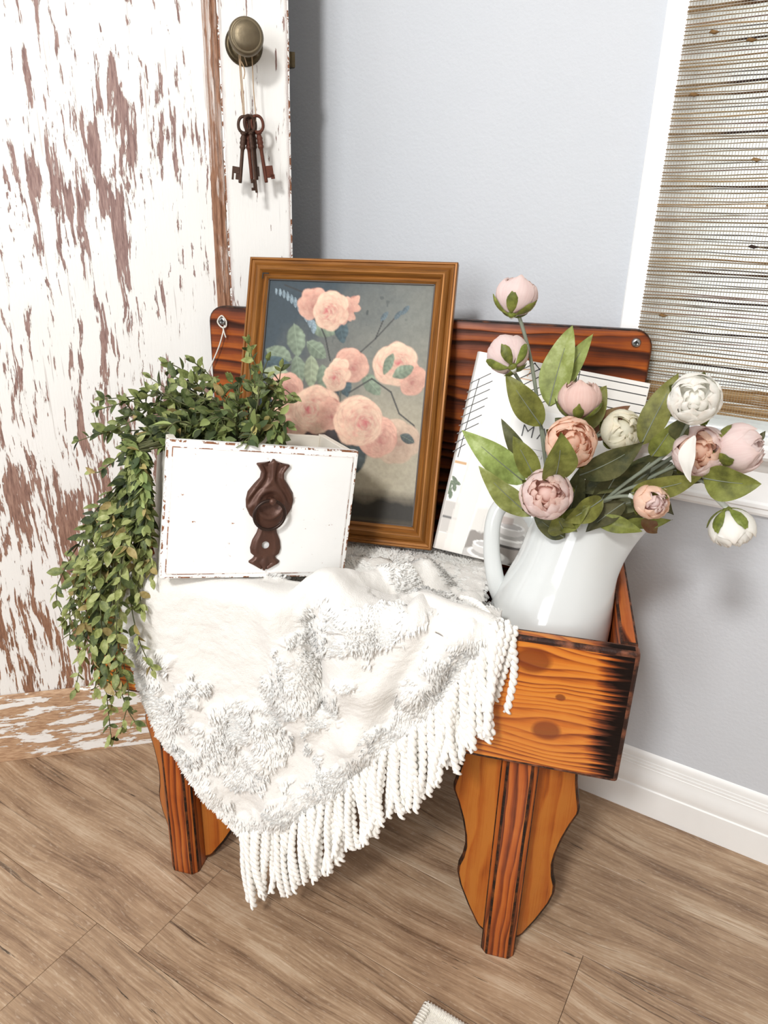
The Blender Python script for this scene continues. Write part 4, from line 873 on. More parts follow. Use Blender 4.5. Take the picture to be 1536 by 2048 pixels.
# ------------------------------------------------------------------ white pitcher
M_PIT = M_BF @ Matrix.Translation((-0.006, 0.074, 0.3945)) @ Matrix.Rotation(R(11.5), 4, 'Y') @ Matrix.Rotation(R(-13.0), 4, 'X')
pt = thing('ceramic_pitcher', 'white glazed pitcher holding the pink and white flowers in the bench box', 'pitcher', M_PIT)
pr = [(0.0, 0.0655), (0.006, 0.0690), (0.03, 0.0738), (0.06, 0.0762), (0.085, 0.0768), (0.105, 0.0758), (0.125, 0.0730), (0.145, 0.0690), (0.165, 0.0645), (0.185, 0.0608), (0.205, 0.0585), (0.222, 0.0578), (0.235, 0.0582), (0.245, 0.0590)]
SEG = 72
def pit_ring(h, r, inset=0.0, k_=0.0):
    out = []; t = max(0.0, (h - 0.175) / 0.07); t = min(t, 1.05)
    for i in range(SEG):
        a = 2 * math.pi * i / SEG; aa = a if a < math.pi else a - 2 * math.pi
        sp = math.exp(-(aa / 0.42) ** 2) * (t ** 1.7)
        rr = r - inset + sp * 0.0205 + 0.004 * t * math.exp(-((abs(aa) - math.pi) / 0.6) ** 2)
        zz = h + sp * 0.0115 + t * 0.004 * (math.cos(aa) * 0.3) - t * 0.003 * math.exp(-((abs(aa) - 1.5) / 0.7) ** 2)
        side = 1 - 0.10 * t * math.exp(-((abs(aa) - 0.75) / 0.4) ** 2)
        out.append((rr * math.cos(a) * 1.0, rr * math.sin(a) * side, zz))
    return out
V = []; F = []; rings = []
hs = [pr[0][0] + (pr[-1][0]) * i / 40 for i in range(41)]
rings.append([(0.02 * math.cos(2 * math.pi * i / SEG), 0.02 * math.sin(2 * math.pi * i / SEG), 0.001) for i in range(SEG)])
for h in hs: rings.append(pit_ring(h, interp(pr, h)))
rings.append(pit_ring(0.2470, 0.0588, 0.0008)); rings.append(pit_ring(0.2476, 0.0588, 0.0022)); rings.append(pit_ring(0.2466, 0.0588, 0.0038))
for h in hs[::-1][1:34]: rings.append(pit_ring(h, interp(pr, h), 0.0046))
for r_ in rings: V += r_
for i in range(len(rings) - 1):
    for k_ in range(SEG): a = i * SEG + k_; b = i * SEG + (k_ + 1) % SEG; F.append((a, b, b + SEG, a + SEG))
F.append(tuple(range(SEG))[::-1]); F.append(tuple((len(rings) - 1) * SEG + k_ for k_ in range(SEG)))
mesh('pitcher_body', V, F, M_CERAMIC, pt, None, True)
inv = M_PIT.inverted() @ M_BF
hp = [inv @ Vector((u_, 0.074 + (z_ - 0.39) * 0.225, z_ + 0.008)) for u_, z_ in [(-0.012, 0.608), (-0.022, 0.616), (-0.035, 0.627), (-0.050, 0.630), (-0.063, 0.620), (-0.0685, 0.600), (-0.0675, 0.572), (-0.0625, 0.546), (-0.055, 0.522), (-0.046, 0.505)]]
hpp = smooth_path(hp, 5); nn = len(hpp)
tube('pitcher_handle', hpp, [0.0102 - 0.0020 * math.sin(math.pi * min(1, i / (nn - 1) * 1.0)) + (0.003 if i < 4 else 0) * (4 - i) / 4 for i in range(nn)], M_CERAMIC, pt, 14, 1.25)
IVY=[[(-0.405, 0.09, 0.68), (-0.441, 0.1, 0.741), (-0.479, 0.11, 0.772), (-0.504, 0.11, 0.783)], [(-0.405, 0.09, 0.68), (-0.422, 0.11, 0.734), (-0.454, 0.13, 0.765), (-0.478, 0.13, 0.783)], [(-0.391, 0.09, 0.682), (-0.39, 0.11, 0.736), (-0.384, 0.12, 0.777), (-0.39, 0.12, 0.8)], [(-0.391, 0.09, 0.682), (-0.365, 0.1, 0.744), (-0.344, 0.1, 0.763), (-0.327, 0.1, 0.755)], [(-0.391, 0.09, 0.682), (-0.373, 0.11, 0.725), (-0.358, 0.12, 0.75), (-0.35, 0.12, 0.785)], [(-0.418, 0.09, 0.686), (-0.455, 0.1, 0.733), (-0.5, 0.08, 0.748), (-0.55, 0.05, 0.735), (-0.57, 0.05, 0.728)], [(-0.425, 0.09, 0.685), (-0.453, 0.08, 0.721), (-0.498, 0.05, 0.726), (-0.547, 0.03, 0.708), (-0.59, 0.03, 0.691)], [(-0.379, 0.08, 0.692), (-0.357, 0.07, 0.723), (-0.339, 0.06, 0.721), (-0.335, 0.06, 0.7)], [(-0.418, 0.09, 0.686), (-0.448, 0.11, 0.711), (-0.486, 0.11, 0.735), (-0.521, 0.09, 0.748)], [(-0.425, 0.09, 0.685), (-0.465, 0.09, 0.725), (-0.495, 0.07, 0.733), (-0.527, 0.05, 0.744)], [(-0.404, 0.09, 0.684), (-0.396, 0.09, 0.747), (-0.41, 0.1, 0.769)], [(-0.393, 0.08, 0.688), (-0.353, 0.07, 0.736), (-0.328, 0.05, 0.717)], [(-0.407, 0.08, 0.686), (-0.412, 0.07, 0.737), (-0.442, 0.07, 0.753), (-0.477, 0.08, 0.764)], [(-0.4, 0.08, 0.687), (-0.377, 0.08, 0.731), (-0.367, 0.09, 0.768), (-0.356, 0.09, 0.778)], [(-0.414, 0.08, 0.686), (-0.429, 0.06, 0.719), (-0.454, 0.05, 0.725), (-0.472, 0.04, 0.72)], [(-0.388, 0.07, 0.691), (-0.384, 0.05, 0.728), (-0.405, 0.04, 0.735), (-0.42, 0.03, 0.721)], [(-0.381, 0.07, 0.692), (-0.358, 0.05, 0.728), (-0.356, 0.03, 0.714)], [(-0.402, 0.07, 0.689), (-0.411, 0.05, 0.717), (-0.383, 0.02, 0.715)], [(-0.427, 0.08, 0.691), (-0.462, 0.04, 0.721), (-0.481, -0.0, 0.673), (-0.506, -0.02, 0.606), (-0.529, -0.04, 0.544), (-0.549, -0.05, 0.475), (-0.586, -0.05, 0.37)], [(-0.427, 0.08, 0.691), (-0.466, 0.04, 0.714), (-0.477, -0.0, 0.641), (-0.491, -0.03, 0.579), (-0.518, -0.05, 0.516), (-0.528, -0.06, 0.448), (-0.531, -0.06, 0.372), (-0.533, -0.06, 0.309)], [(-0.427, 0.08, 0.691), (-0.47, 0.04, 0.714), (-0.51, -0.0, 0.651), (-0.544, -0.02, 0.594), (-0.567, -0.03, 0.548), (-0.575, -0.04, 0.502), (-0.58, -0.04, 0.419)], [(-0.427, 0.08, 0.691), (-0.459, 0.03, 0.711), (-0.47, -0.0, 0.636), (-0.479, -0.02, 0.576), (-0.491, -0.04, 0.529), (-0.475, -0.06, 0.479), (-0.46, -0.06, 0.431)], [(-0.427, 0.08, 0.691), (-0.473, 0.04, 0.713), (-0.511, 0.02, 0.693), (-0.539, 0.0, 0.667), (-0.554, 0.0, 0.662)], [(-0.427, 0.08, 0.691), (-0.462, 0.03, 0.711), (-0.476, -0.0, 0.648), (-0.504, -0.03, 0.59), (-0.509, -0.05, 0.552), (-0.53, -0.06, 0.498), (-0.535, -0.06, 0.44), (-0.548, -0.06, 0.38)], [(-0.427, 0.08, 0.691), (-0.454, 0.02, 0.708), (-0.461, -0.01, 0.627), (-0.463, -0.02, 0.585), (-0.465, -0.03, 0.549)], [(-0.427, 0.08, 0.691), (-0.472, 0.04, 0.713), (-0.513, 0.02, 0.663), (-0.546, -0.0, 0.623), (-0.566, -0.01, 0.587), (-0.587, -0.03, 0.498), (-0.599, -0.03, 0.433)], [(-0.427, 0.08, 0.691), (-0.461, 0.03, 0.714), (-0.47, -0.0, 0.677), (-0.479, -0.02, 0.635), (-0.489, -0.04, 0.606), (-0.488, -0.06, 0.573), (-0.496, -0.07, 0.52), (-0.492, -0.07, 0.439), (-0.491, -0.07, 0.393), (-0.507, -0.07, 0.341)], [(-0.427, 0.08, 0.691), (-0.452, 0.02, 0.708), (-0.46, -0.0, 0.663), (-0.468, -0.02, 0.611), (-0.481, -0.04, 0.565), (-0.471, -0.05, 0.51)], [(-0.427, 0.08, 0.691), (-0.464, 0.03, 0.71), (-0.492, 0.01, 0.682), (-0.51, -0.01, 0.628), (-0.523, -0.03, 0.581), (-0.546, -0.04, 0.521), (-0.56, -0.05, 0.444)], [(-0.427, 0.08, 0.691), (-0.452, 0.02, 0.711), (-0.448, -0.01, 0.68), (-0.454, -0.02, 0.654), (-0.469, -0.03, 0.608), (-0.477, -0.04, 0.579)], [(-0.427, 0.08, 0.691), (-0.467, 0.03, 0.713), (-0.507, 0.02, 0.671), (-0.536, 0.01, 0.604), (-0.558, -0.0, 0.549), (-0.58, -0.01, 0.5), (-0.589, -0.02, 0.444)], [(-0.427, 0.08, 0.691), (-0.455, 0.02, 0.708), (-0.463, -0.0, 0.662), (-0.492, -0.03, 0.618), (-0.513, -0.05, 0.578), (-0.525, -0.06, 0.547), (-0.545, -0.06, 0.492)], [(-0.427, 0.08, 0.691), (-0.452, 0.02, 0.705), (-0.453, -0.015, 0.643), (-0.457, -0.02, 0.606), (-0.467, -0.03, 0.569)], [(-0.427, 0.08, 0.691), (-0.45, 0.015, 0.703), (-0.45, -0.01, 0.686), (-0.449, -0.02, 0.655), (-0.457, -0.025, 0.617)], [(-0.427, 0.08, 0.691), (-0.455, 0.02, 0.708), (-0.465, -0.005, 0.67), (-0.47, -0.02, 0.617), (-0.473, -0.04, 0.552)], [(-0.427, 0.08, 0.691), (-0.464, 0.03, 0.71), (-0.485, -0.0, 0.66), (-0.5, -0.01, 0.609), (-0.501, -0.03, 0.564)]]
FLW=[('pink1', (-0.065, 0.11, 0.887), (-0.06, 0.13, 0.924), [(-0.062, 0.11, 0.868), (-0.042, 0.105, 0.818), (-0.023, 0.1, 0.745), (-0.002, 0.1, 0.655), (0.009, 0.105, 0.608)]), ('pink2', (-0.068, 0.09, 0.825), (-0.092, 0.14, 0.856), [(-0.058, 0.09, 0.805), (-0.038, 0.095, 0.775), (-0.016, 0.1, 0.728), (0.005, 0.1, 0.656), (0.014, 0.105, 0.606)]), ('pink3', (0.016, 0.09, 0.782), (0.015, 0.1, 0.817), [(0.016, 0.09, 0.758), (0.015, 0.1, 0.731), (0.012, 0.105, 0.68), (0.018, 0.105, 0.606)]), ('peach4', (0.012, 0.05, 0.741), (0.033, -0.06, 0.795), [(0.009, 0.075, 0.72), (0.009, 0.09, 0.685), (0.013, 0.1, 0.637), (0.019, 0.105, 0.603)]), ('pink5', (-0.008, 0.02, 0.689), (-0.013, -0.1, 0.75), [(-0.002, 0.05, 0.664), (0.009, 0.07, 0.636), (0.022, 0.09, 0.603)]), ('white6', (0.067, 0.1, 0.747), (0.087, 0.03, 0.773), [(0.048, 0.11, 0.739), (0.036, 0.115, 0.723), (0.026, 0.11, 0.667), (0.024, 0.105, 0.604)]), ('white7', (0.124, 0.03, 0.802), (0.093, -0.12, 0.843), [(0.128, 0.06, 0.769), (0.114, 0.08, 0.729), (0.074, 0.09, 0.683), (0.036, 0.1, 0.627), (0.028, 0.105, 0.601)]), ('pink8', (0.146, 0.07, 0.739), (0.142, -0.05, 0.783), [(0.135, 0.1, 0.728), (0.114, 0.1, 0.711), (0.076, 0.1, 0.673), (0.037, 0.11, 0.62), (0.029, 0.11, 0.599)]), ('pink9', (0.186, 0.07, 0.746), (0.219, 0.06, 0.759), [(0.165, 0.08, 0.737), (0.138, 0.09, 0.72), (0.106, 0.1, 0.695), (0.057, 0.11, 0.652), (0.031, 0.115, 0.6)]), ('peach10', (0.103, 0.04, 0.687), (0.125, -0.02, 0.705), [(0.084, 0.06, 0.684), (0.06, 0.07, 0.674), (0.04, 0.09, 0.644), (0.03, 0.1, 0.607)]), ('white11', (0.19, 0.05, 0.662), (0.203, 0.04, 0.626), [(0.177, 0.06, 0.678), (0.169, 0.065, 0.692), (0.156, 0.07, 0.706), (0.124, 0.08, 0.701), (0.075, 0.09, 0.677), (0.034, 0.1, 0.62)])]
LVS=[(4, (-0.033, 0.06, 0.687), (-0.106, 0.04, 0.746), 0.0325, 1), (4, (-0.028, 0.09, 0.688), (-0.068, 0.09, 0.751), 0.0195, 2), (4, (-0.021, 0.05, 0.695), (-0.05, 0.04, 0.745), 0.0247, 0), (4, (-0.022, 0.05, 0.651), (-0.084, 0.03, 0.708), 0.0286, 1), (3, (-0.002, 0.03, 0.702), (0.0, -0.01, 0.765), 0.0377, 0), (0, (-0.016, 0.1, 0.768), (-0.002, 0.12, 0.858), 0.0364, 1), (0, (-0.015, 0.11, 0.766), (0.023, 0.14, 0.849), 0.0234, 1), (1, (-0.022, 0.09, 0.747), (-0.067, 0.08, 0.804), 0.0312, 0), (2, (0.018, 0.11, 0.739), (0.045, 0.12, 0.793), 0.0338, 0), (6, (0.027, 0.08, 0.696), (0.088, 0.06, 0.745), 0.0351, 2), (6, (0.088, 0.08, 0.738), (0.114, 0.09, 0.818), 0.0299, 0), (6, (0.101, 0.08, 0.726), (0.117, 0.07, 0.768), 0.0234, 0), (9, (0.082, 0.05, 0.691), (0.147, 0.03, 0.722), 0.026, 0), (10, (0.153, 0.06, 0.713), (0.202, 0.03, 0.72), 0.039, 0), (4, (0.054, 0.06, 0.677), (0.015, 0.03, 0.655), 0.0273, 0), (4, (0.02, 0.06, 0.632), (0.005, 0.03, 0.664), 0.0312, 0), (4, (0.019, 0.06, 0.625), (-0.02, 0.06, 0.649), 0.0221, 2), (9, (0.081, 0.08, 0.669), (0.041, 0.06, 0.636), 0.0234, 2), (5, (0.07, 0.1, 0.697), (0.046, 0.1, 0.641), 0.026, 2), (5, (0.103, 0.1, 0.713), (0.058, 0.1, 0.662), 0.026, 2), (9, (0.086, 0.09, 0.641), (0.135, 0.08, 0.653), 0.0143, 0), (9, (0.102, 0.08, 0.65), (0.122, 0.08, 0.636), 0.0169, 3), (2, (-0.004, 0.12, 0.787), (0.011, 0.13, 0.801), 0.0195, 2), (2, (0.012, 0.11, 0.734), (-0.007, 0.11, 0.753), 0.0221, 2), (5, (0.039, 0.12, 0.73), (0.07, 0.1, 0.776), 0.0286, 3), (8, (0.204, 0.08, 0.752), (0.209, 0.08, 0.765), 0.0058, 2), (7, (0.105, 0.09, 0.695), (0.089, 0.09, 0.663), 0.0234, 2), (7, (0.127, 0.1, 0.715), (0.102, 0.1, 0.683), 0.026, 2), (9, (0.04, 0.09, 0.624), (0.077, 0.08, 0.659), 0.026, 2), (7, (0.082, 0.11, 0.692), (0.034, 0.1, 0.669), 0.0299, 2), (5, (0.031, 0.11, 0.626), (0.05, 0.11, 0.68), 0.026, 2), (6, (0.065, 0.1, 0.65), (0.125, 0.1, 0.679), 0.0234, 2), (10, (0.078, 0.11, 0.661), (0.144, 0.1, 0.711), 0.0286, 2), (3, (0.005, 0.09, 0.621), (-0.003, 0.09, 0.652), 0.0234, 2), (8, (0.128, 0.1, 0.707), (0.177, 0.09, 0.706), 0.0221, 2), (6, (0.12, 0.07, 0.749), (0.125, 0.06, 0.779), 0.0195, 2), (5, (0.044, 0.115, 0.615), (0.091, 0.115, 0.695), 0.0286, 2), (9, (0.042, 0.12, 0.606), (0.12, 0.12, 0.656), 0.026, 2), (7, (0.037, 0.12, 0.626), (0.065, 0.12, 0.718), 0.0286, 2), (6, (0.061, 0.12, 0.665), (0.122, 0.12, 0.724), 0.026, 2), (3, (0.02, 0.11, 0.614), (0.03, 0.11, 0.699), 0.0286, 2), (10, (0.102, 0.09, 0.68), (0.138, 0.09, 0.657), 0.0169, 2), (8, (0.124, 0.11, 0.691), (0.173, 0.11, 0.72), 0.0221, 0), (9, (0.05, 0.07, 0.647), (0.102, 0.06, 0.644), 0.0195, 0), (4, (0.012, 0.05, 0.638), (0.04, 0.04, 0.675), 0.0221, 0)]
PATCH=[(-0.394, 0.318, 0.0408), (-0.456, 0.438, 0.017), (-0.417, 0.397, 0.0272), (-0.364, 0.357, 0.0408), (-0.301, 0.401, 0.034), (-0.257, 0.489, 0.034), (-0.248, 0.382, 0.0238), (-0.346, 0.28, 0.0408), (-0.217, 0.454, 0.017), (-0.158, 0.364, 0.0476), (-0.092, 0.492, 0.034), (-0.277, 0.247, 0.0408), (-0.316, 0.336, 0.034), (-0.45, 0.347, 0.034), (-0.112, 0.439, 0.034), (-0.266, 0.521, 0.017), (-0.242, 0.337, 0.0204), (-0.274, 0.447, 0.0374), (-0.239, 0.414, 0.0306), (-0.211, 0.547, 0.0408), (-0.173, 0.547, 0.0408), (-0.136, 0.559, 0.0306), (-0.199, 0.516, 0.0306), (-0.242, 0.491, 0.0272)]

# ------------------------------------------------------------------ throw blanket
bl = thing('throw_blanket', 'ivory tufted throw blanket with a twisted fringe draped over the bench front', 'blanket', M_BF)
LEFT = [(-0.548, 0.522), (-0.522, 0.498), (-0.508, 0.455), (-0.493, 0.385), (-0.485, 0.347), (-0.466, 0.302), (-0.441, 0.275), (-0.419, 0.242), (-0.393, 0.200), (-0.366, 0.168)]
BOT = [(-0.366, 0.168), (-0.325, 0.187), (-0.283, 0.218), (-0.245, 0.257), (-0.207, 0.302), (-0.169, 0.350), (-0.142, 0.381), (-0.116, 0.414), (-0.094, 0.452), (-0.074, 0.492), (-0.058, 0.520), (-0.042, 0.534)]
def arc(poly):
    P = np.array(poly, float); d = np.r_[0, np.cumsum(np.hypot(*np.diff(P, axis=0).T))]; d /= d[-1]
    return lambda t: np.stack([np.interp(t, d, P[:, 0]), np.interp(t, d, P[:, 1])], -1)
fL, fB = arc(LEFT), arc(BOT)
NS, NTOP, NARC, ND = 250, 64, 12, 250
sv = np.linspace(0, 1, NS)
A_ = np.array(LEFT[0]); C_ = np.array(LEFT[-1]); D_ = np.array(BOT[-1])
rim = np.stack([A_[0] + (D_[0] - A_[0]) * sv, A_[1] + (D_[1] - A_[1]) * sv], -1)
def hash_noise(u, v, f, seed):
    """value noise on arrays"""
    r = np.random.default_rng(seed).random((256, 256)); x = u * f + 200; y = v * f + 200; xi = np.floor(x).astype(int); yi = np.floor(y).astype(int); fx = x - xi; fy = y - yi
    fx = fx * fx * (3 - 2 * fx); fy = fy * fy * (3 - 2 * fy); q = lambda a, b: r[a % 256, b % 256]
    return (q(xi, yi) * (1 - fx) + q(xi + 1, yi) * fx) * (1 - fy) + (q(xi, yi + 1) * (1 - fx) + q(xi + 1, yi + 1) * fx) * fy
def fb(u, v, f, seed): return (hash_noise(u, v, f, seed) + 0.5 * hash_noise(u, v, f * 2.1, seed + 1) + 0.25 * hash_noise(u, v, f * 4.3, seed + 2)) / 1.75
def seg_ridge(u, z, a, b, w, amp):
    ax, az = a; bx_, bz = b; t = np.clip(((u - ax) * (bx_ - ax) + (z - az) * (bz - az)) / ((bx_ - ax) ** 2 + (bz - az) ** 2), 0, 1)
    d = np.hypot(u - ax - t * (bx_ - ax), z - az - t * (bz - az)); return amp * np.exp(-(d / w) ** 2)
FOLDS = [((-0.305, 0.53), (-0.270, 0.37), 0.022, 0.016), ((-0.262, 0.52), (-0.246, 0.41), 0.011, -0.016), ((-0.205, 0.535), (-0.205, 0.45), 0.034, 0.022), ((-0.135, 0.54), (-0.205, 0.36), 0.020, 0.012), ((-0.205, 0.36), (-0.275, 0.24), 0.028, 0.010),
         ((-0.085, 0.54), (-0.135, 0.45), 0.017, 0.015), ((-0.115, 0.535), (-0.160, 0.42), 0.012, -0.004), ((-0.46, 0.50), (-0.39, 0.26), 0.035, 0.008), ((-0.41, 0.50), (-0.36, 0.30), 0.025, -0.004), ((-0.33, 0.36), (-0.31, 0.22), 0.022, 0.009)]
def fold(u, z):
    f = 0.004 * (fb(u, z, 22, 40) - 0.5) * 2
    for a, b, w, k_ in FOLDS: f = f + seg_ridge(u, z, a, b, w, k_)
    return f
def ztop(u, n):
    z = 0.506 + 0.030 * np.exp(-((n + 0.01) / 0.035) ** 2)
    z = z + seg_ridge(u, n, (-0.262, 0.000), (-0.150, 0.105), 0.026, 0.044) + 0.020 * np.exp(-((u + 0.17) / 0.05) ** 2 - ((n - 0.0) / 0.03) ** 2)
    z = z + seg_ridge(u, n, (-0.135, 0.02), (-0.085, 0.075), 0.022, 0.024)
    z += 0.016 * np.exp(-((u + 0.230) / 0.060) ** 2 - ((n - 0.150) / 0.045) ** 2) - 0.012 * np.exp(-((u + 0.150) / 0.012) ** 2 - ((n - 0.03) / 0.06) ** 2)
    z += 0.010 * (fb(u, n, 24, 60) - 0.5)
    # the drawer presses it down
    pu, pn = u + 0.446, n + 0.047; x = pu * 0.817 + pn * 0.576; y = -pu * 0.576 + pn * 0.817
    zp = 0.557 - 0.0664 * pu - 0.1522 * pn - 0.006
    inside = (x > -0.006) & (x < 0.242) & (y > -0.004) & (y < 0.16); z = np.where(inside, np.minimum(z, zp), z)
    # frame and book stand on it
    z = np.where((n > 0.145), np.minimum(z, 0.512), z)
    z = np.where((n < 0.022), np.maximum(z, 0.5395), z)
    return z
rows_ = []
for i in range(NTOP):
    t = 1 - i / (NTOP - 1); n = 0.012 + 0.215 * t
    ua = A_[0] + 0.006 * t; ub = D_[0] - 0.030 * min(1, t * 3)
    u = ua + (ub - ua) * sv; u = np.maximum(u, -0.538 if n > 0.004 else -9); rows_.append(np.stack([u, np.full(NS, n), ztop(u, np.full(NS, n))], -1))
top_edge = rows_[-1]
for i in range(1, NARC + 1):
    a = math.pi / 2 * i / NARC
    n0, z0 = top_edge[:, 1], top_edge[:, 2]; n1 = np.minimum(np.full(NS, -0.033) - fold(rim[:, 0], rim[:, 1]), -0.0235); z1 = rim[:, 1]
    n = n0 + (n1 - n0) * math.sin(a); z = z1 + (z0 - z1) * math.cos(a); z = z + 0.010 * math.sin(2 * a)
    u = top_edge[:, 0] + (rim[:, 0] - top_edge[:, 0]) * (i / NARC); rows_.append(np.stack([u, n, z], -1))
bot = fB(sv)
for i in range(1, ND + 1):
    t = i / ND; l = fL(t); dl = l - ((1 - t) * A_ + t * C_)
    p = (1 - t) * rim + t * bot + dl[None] * (1 - sv)[:, None] ** 1.5
    u, z = p[:, 0], p[:, 1]; free = np.clip((0.36 - z) / 0.1, 0, 1)
    n = -0.033 - fold(u, z) + 0.010 * free * np.sin(u * 60 + z * 20) * 0.4
    n = np.where(z > 0.345, np.minimum(n, -0.0235), n)
    rows_.append(np.stack([u, n, z], -1))
G_ = np.stack(rows_); NRW = len(rows_)
# pile pattern: sheared ground with raised tufted scrolls and borders
uu, nn_, zz = G_[..., 0], G_[..., 1], G_[..., 2]
topm = (np.arange(NRW) < NTOP)[:, None] * np.ones((1, NS)); tdrop = np.clip((np.arange(NRW) - NTOP - NARC) / ND, 0, 1)[:, None] * np.ones((1, NS)); ss = np.ones((NRW, 1)) * sv[None]
mask = np.zeros_like(uu); wb = (fb(uu, zz + nn_, 60, 11) - 0.5) * 0.030
for (pu, pz, r_) in PATCH: mask = np.maximum(mask, np.clip((r_ * 0.85 - np.hypot(uu - pu, (zz - pz)) + wb * 1.6) / 0.006, 0, 1) * (1 - topm))
CL = np.array([fL(t) for t in np.linspace(0, 1, 60)]); dl_ = np.min(np.hypot(uu[..., None] - CL[:, 0], zz[..., None] - CL[:, 1]), -1)
CB = np.array([fB(t) for t in np.linspace(0, 1, 80)]); db_ = np.min(np.hypot(uu[..., None] - CB[:, 0], zz[..., None] - CB[:, 1]), -1)
front = 1 - topm
mask = np.maximum(mask, front * np.clip((0.026 + wb - dl_) / 0.006, 0, 1) * (zz < 0.46)); mask = np.maximum(mask, front * np.clip((0.034 + wb - db_) / 0.008, 0, 1))
mask = np.maximum(mask, topm * np.clip((fb(uu, nn_, 15, 21) - 0.50) / 0.05, 0, 1)); mask = np.maximum(mask, topm * np.clip((nn_ - 0.10 + wb) / 0.01, 0, 1))
mask *= np.where((uu > -0.24) & (uu < -0.10) & (zz > 0.55), np.clip((fb(uu, nn_ + zz, 30, 5) - 0.52) / 0.04, 0, 1), 1.0)
du = np.gradient(G_, axis=1); dv = np.gradient(G_, axis=0); NRM = np.cross(du, dv); NRM /= np.linalg.norm(NRM, axis=-1, keepdims=True) + 1e-9
flip = np.where((NRM[..., 1] * front + -NRM[..., 2] * topm) > 0, -1.0, 1.0); NRM *= flip[..., None]
hh = mask * (0.0032 + 0.0028 * hash_noise(uu, zz - nn_, 190, 7) * hash_noise(uu, zz + nn_, 110, 8) * 2) + 0.0007 * hash_noise(uu, zz - nn_, 260, 3)
G2 = G_ + NRM * hh[..., None]
idx = np.arange(NRW * NS).reshape(NRW, NS); f = np.stack([idx[:-1, :-1], idx[:-1, 1:], idx[1:, 1:], idx[1:, :-1]], -1).reshape(-1, 4)
bo = mesh('blanket_cloth', G2.reshape(-1, 3), f.tolist(), M_BLANKET, bl, None, True)
sm = bo.modifiers.new('thick', 'SOLIDIFY'); sm.thickness = 0.003; sm.offset = 0.0
# tufts of yarn
dA = np.linalg.norm(np.cross(du, dv), axis=-1); wgt = (dA * (mask ** 2)).ravel()
edge_w = (dA * (dl_ < 0.006) * front).ravel() * 2.5; wgt = wgt + edge_w; wgt /= wgt.sum()
NTU = 46000; pick = rng.choice(NRW * NS, NTU, p=wgt)
P = G2.reshape(-1, 3)[pick] + rng.normal(0, 0.0008, (NTU, 3)); Nn = NRM.reshape(-1, 3)[pick]
flow = np.stack([hash_noise(P[:, 0], P[:, 2] - P[:, 1], 36, 91) - 0.5, np.zeros(NTU), hash_noise(P[:, 0], P[:, 2] - P[:, 1], 36, 92) - 0.5], -1) * 2.4
lft = ((dl_ < 0.006) & (front > 0)).ravel()[pick]
dr_ = Nn * 0.62 + flow * 1.25 + rng.normal(0, 0.17, (NTU, 3)) + np.array([0, 0, -0.45]); dr_[lft] += np.array([-1.6, 0, -0.7]); dr_ /= np.linalg.norm(dr_, axis=1, keepdims=True)
L = rng.uniform(0.0040, 0.0075, NTU); rad = rng.uniform(0.0008, 0.0014, NTU); side = np.cross(dr_, rng.normal(0, 1, (NTU, 3))); side /= np.linalg.norm(side, axis=1, keepdims=True); up_ = np.cross(dr_, side)
V = np.zeros((NTU, 10, 3)); prof_ = [(0.0, 0.85), (0.45, 1.15), (0.85, 0.7)]
for j, (t, rr_) in enumerate(prof_):
    c_ = P + dr_ * (L * t)[:, None] + np.array([0, 0, -0.0014]) * t * t
    for k_ in range(3): a = 2 * math.pi * k_ / 3; V[:, j * 3 + k_] = c_ + (side * math.cos(a) + up_ * math.sin(a)) * (rad * rr_)[:, None]
V[:, 9] = P + dr_ * L[:, None] + np.array([0, 0, -0.0018])
base = (np.arange(NTU) * 10)[:, None]; fq = []
for j in range(2):
    for k_ in range(3): a, b = j * 3 + k_, j * 3 + (k_ + 1) % 3; fq.append(base + np.array([[a, b, b + 3, a + 3]]))
ft = [base + np.array([[6 + k_, 6 + (k_ + 1) % 3, 9]]) for k_ in range(3)]
fq = np.concatenate(fq); ft = np.concatenate(ft)
me = bpy.data.meshes.new('tufted_pile'); me.vertices.add(NTU * 10); me.vertices.foreach_set('co', V.reshape(-1).astype(np.float32))
lv_ = np.concatenate([fq.ravel(), ft.ravel()]); me.loops.add(len(lv_)); me.loops.foreach_set('vertex_index', lv_.astype(np.int32)); me.polygons.add(len(fq) + len(ft))
me.polygons.foreach_set('loop_start', np.concatenate([np.arange(len(fq)) * 4, len(fq) * 4 + np.arange(len(ft)) * 3]).astype(np.int32)); me.update(); me.validate()
me.polygons.foreach_set('use_smooth', [True] * len(me.polygons))
ctr = V.mean(1, keepdims=True); own = V - (P[:, None] + dr_[:, None] * np.einsum('nij,nj->ni', V - P[:, None], dr_)[..., None]); own /= np.linalg.norm(own, axis=-1, keepdims=True) + 1e-9
cn = Nn[:, None] * 0.85 + own * 0.45; cn /= np.linalg.norm(cn, axis=-1, keepdims=True)
me.normals_split_custom_set_from_vertices(cn.reshape(-1, 3).tolist())      # yarn shades softly, like wool
tag(link('tufted_pile', me, M_PILE, bl), None, None, None, 'stuff')
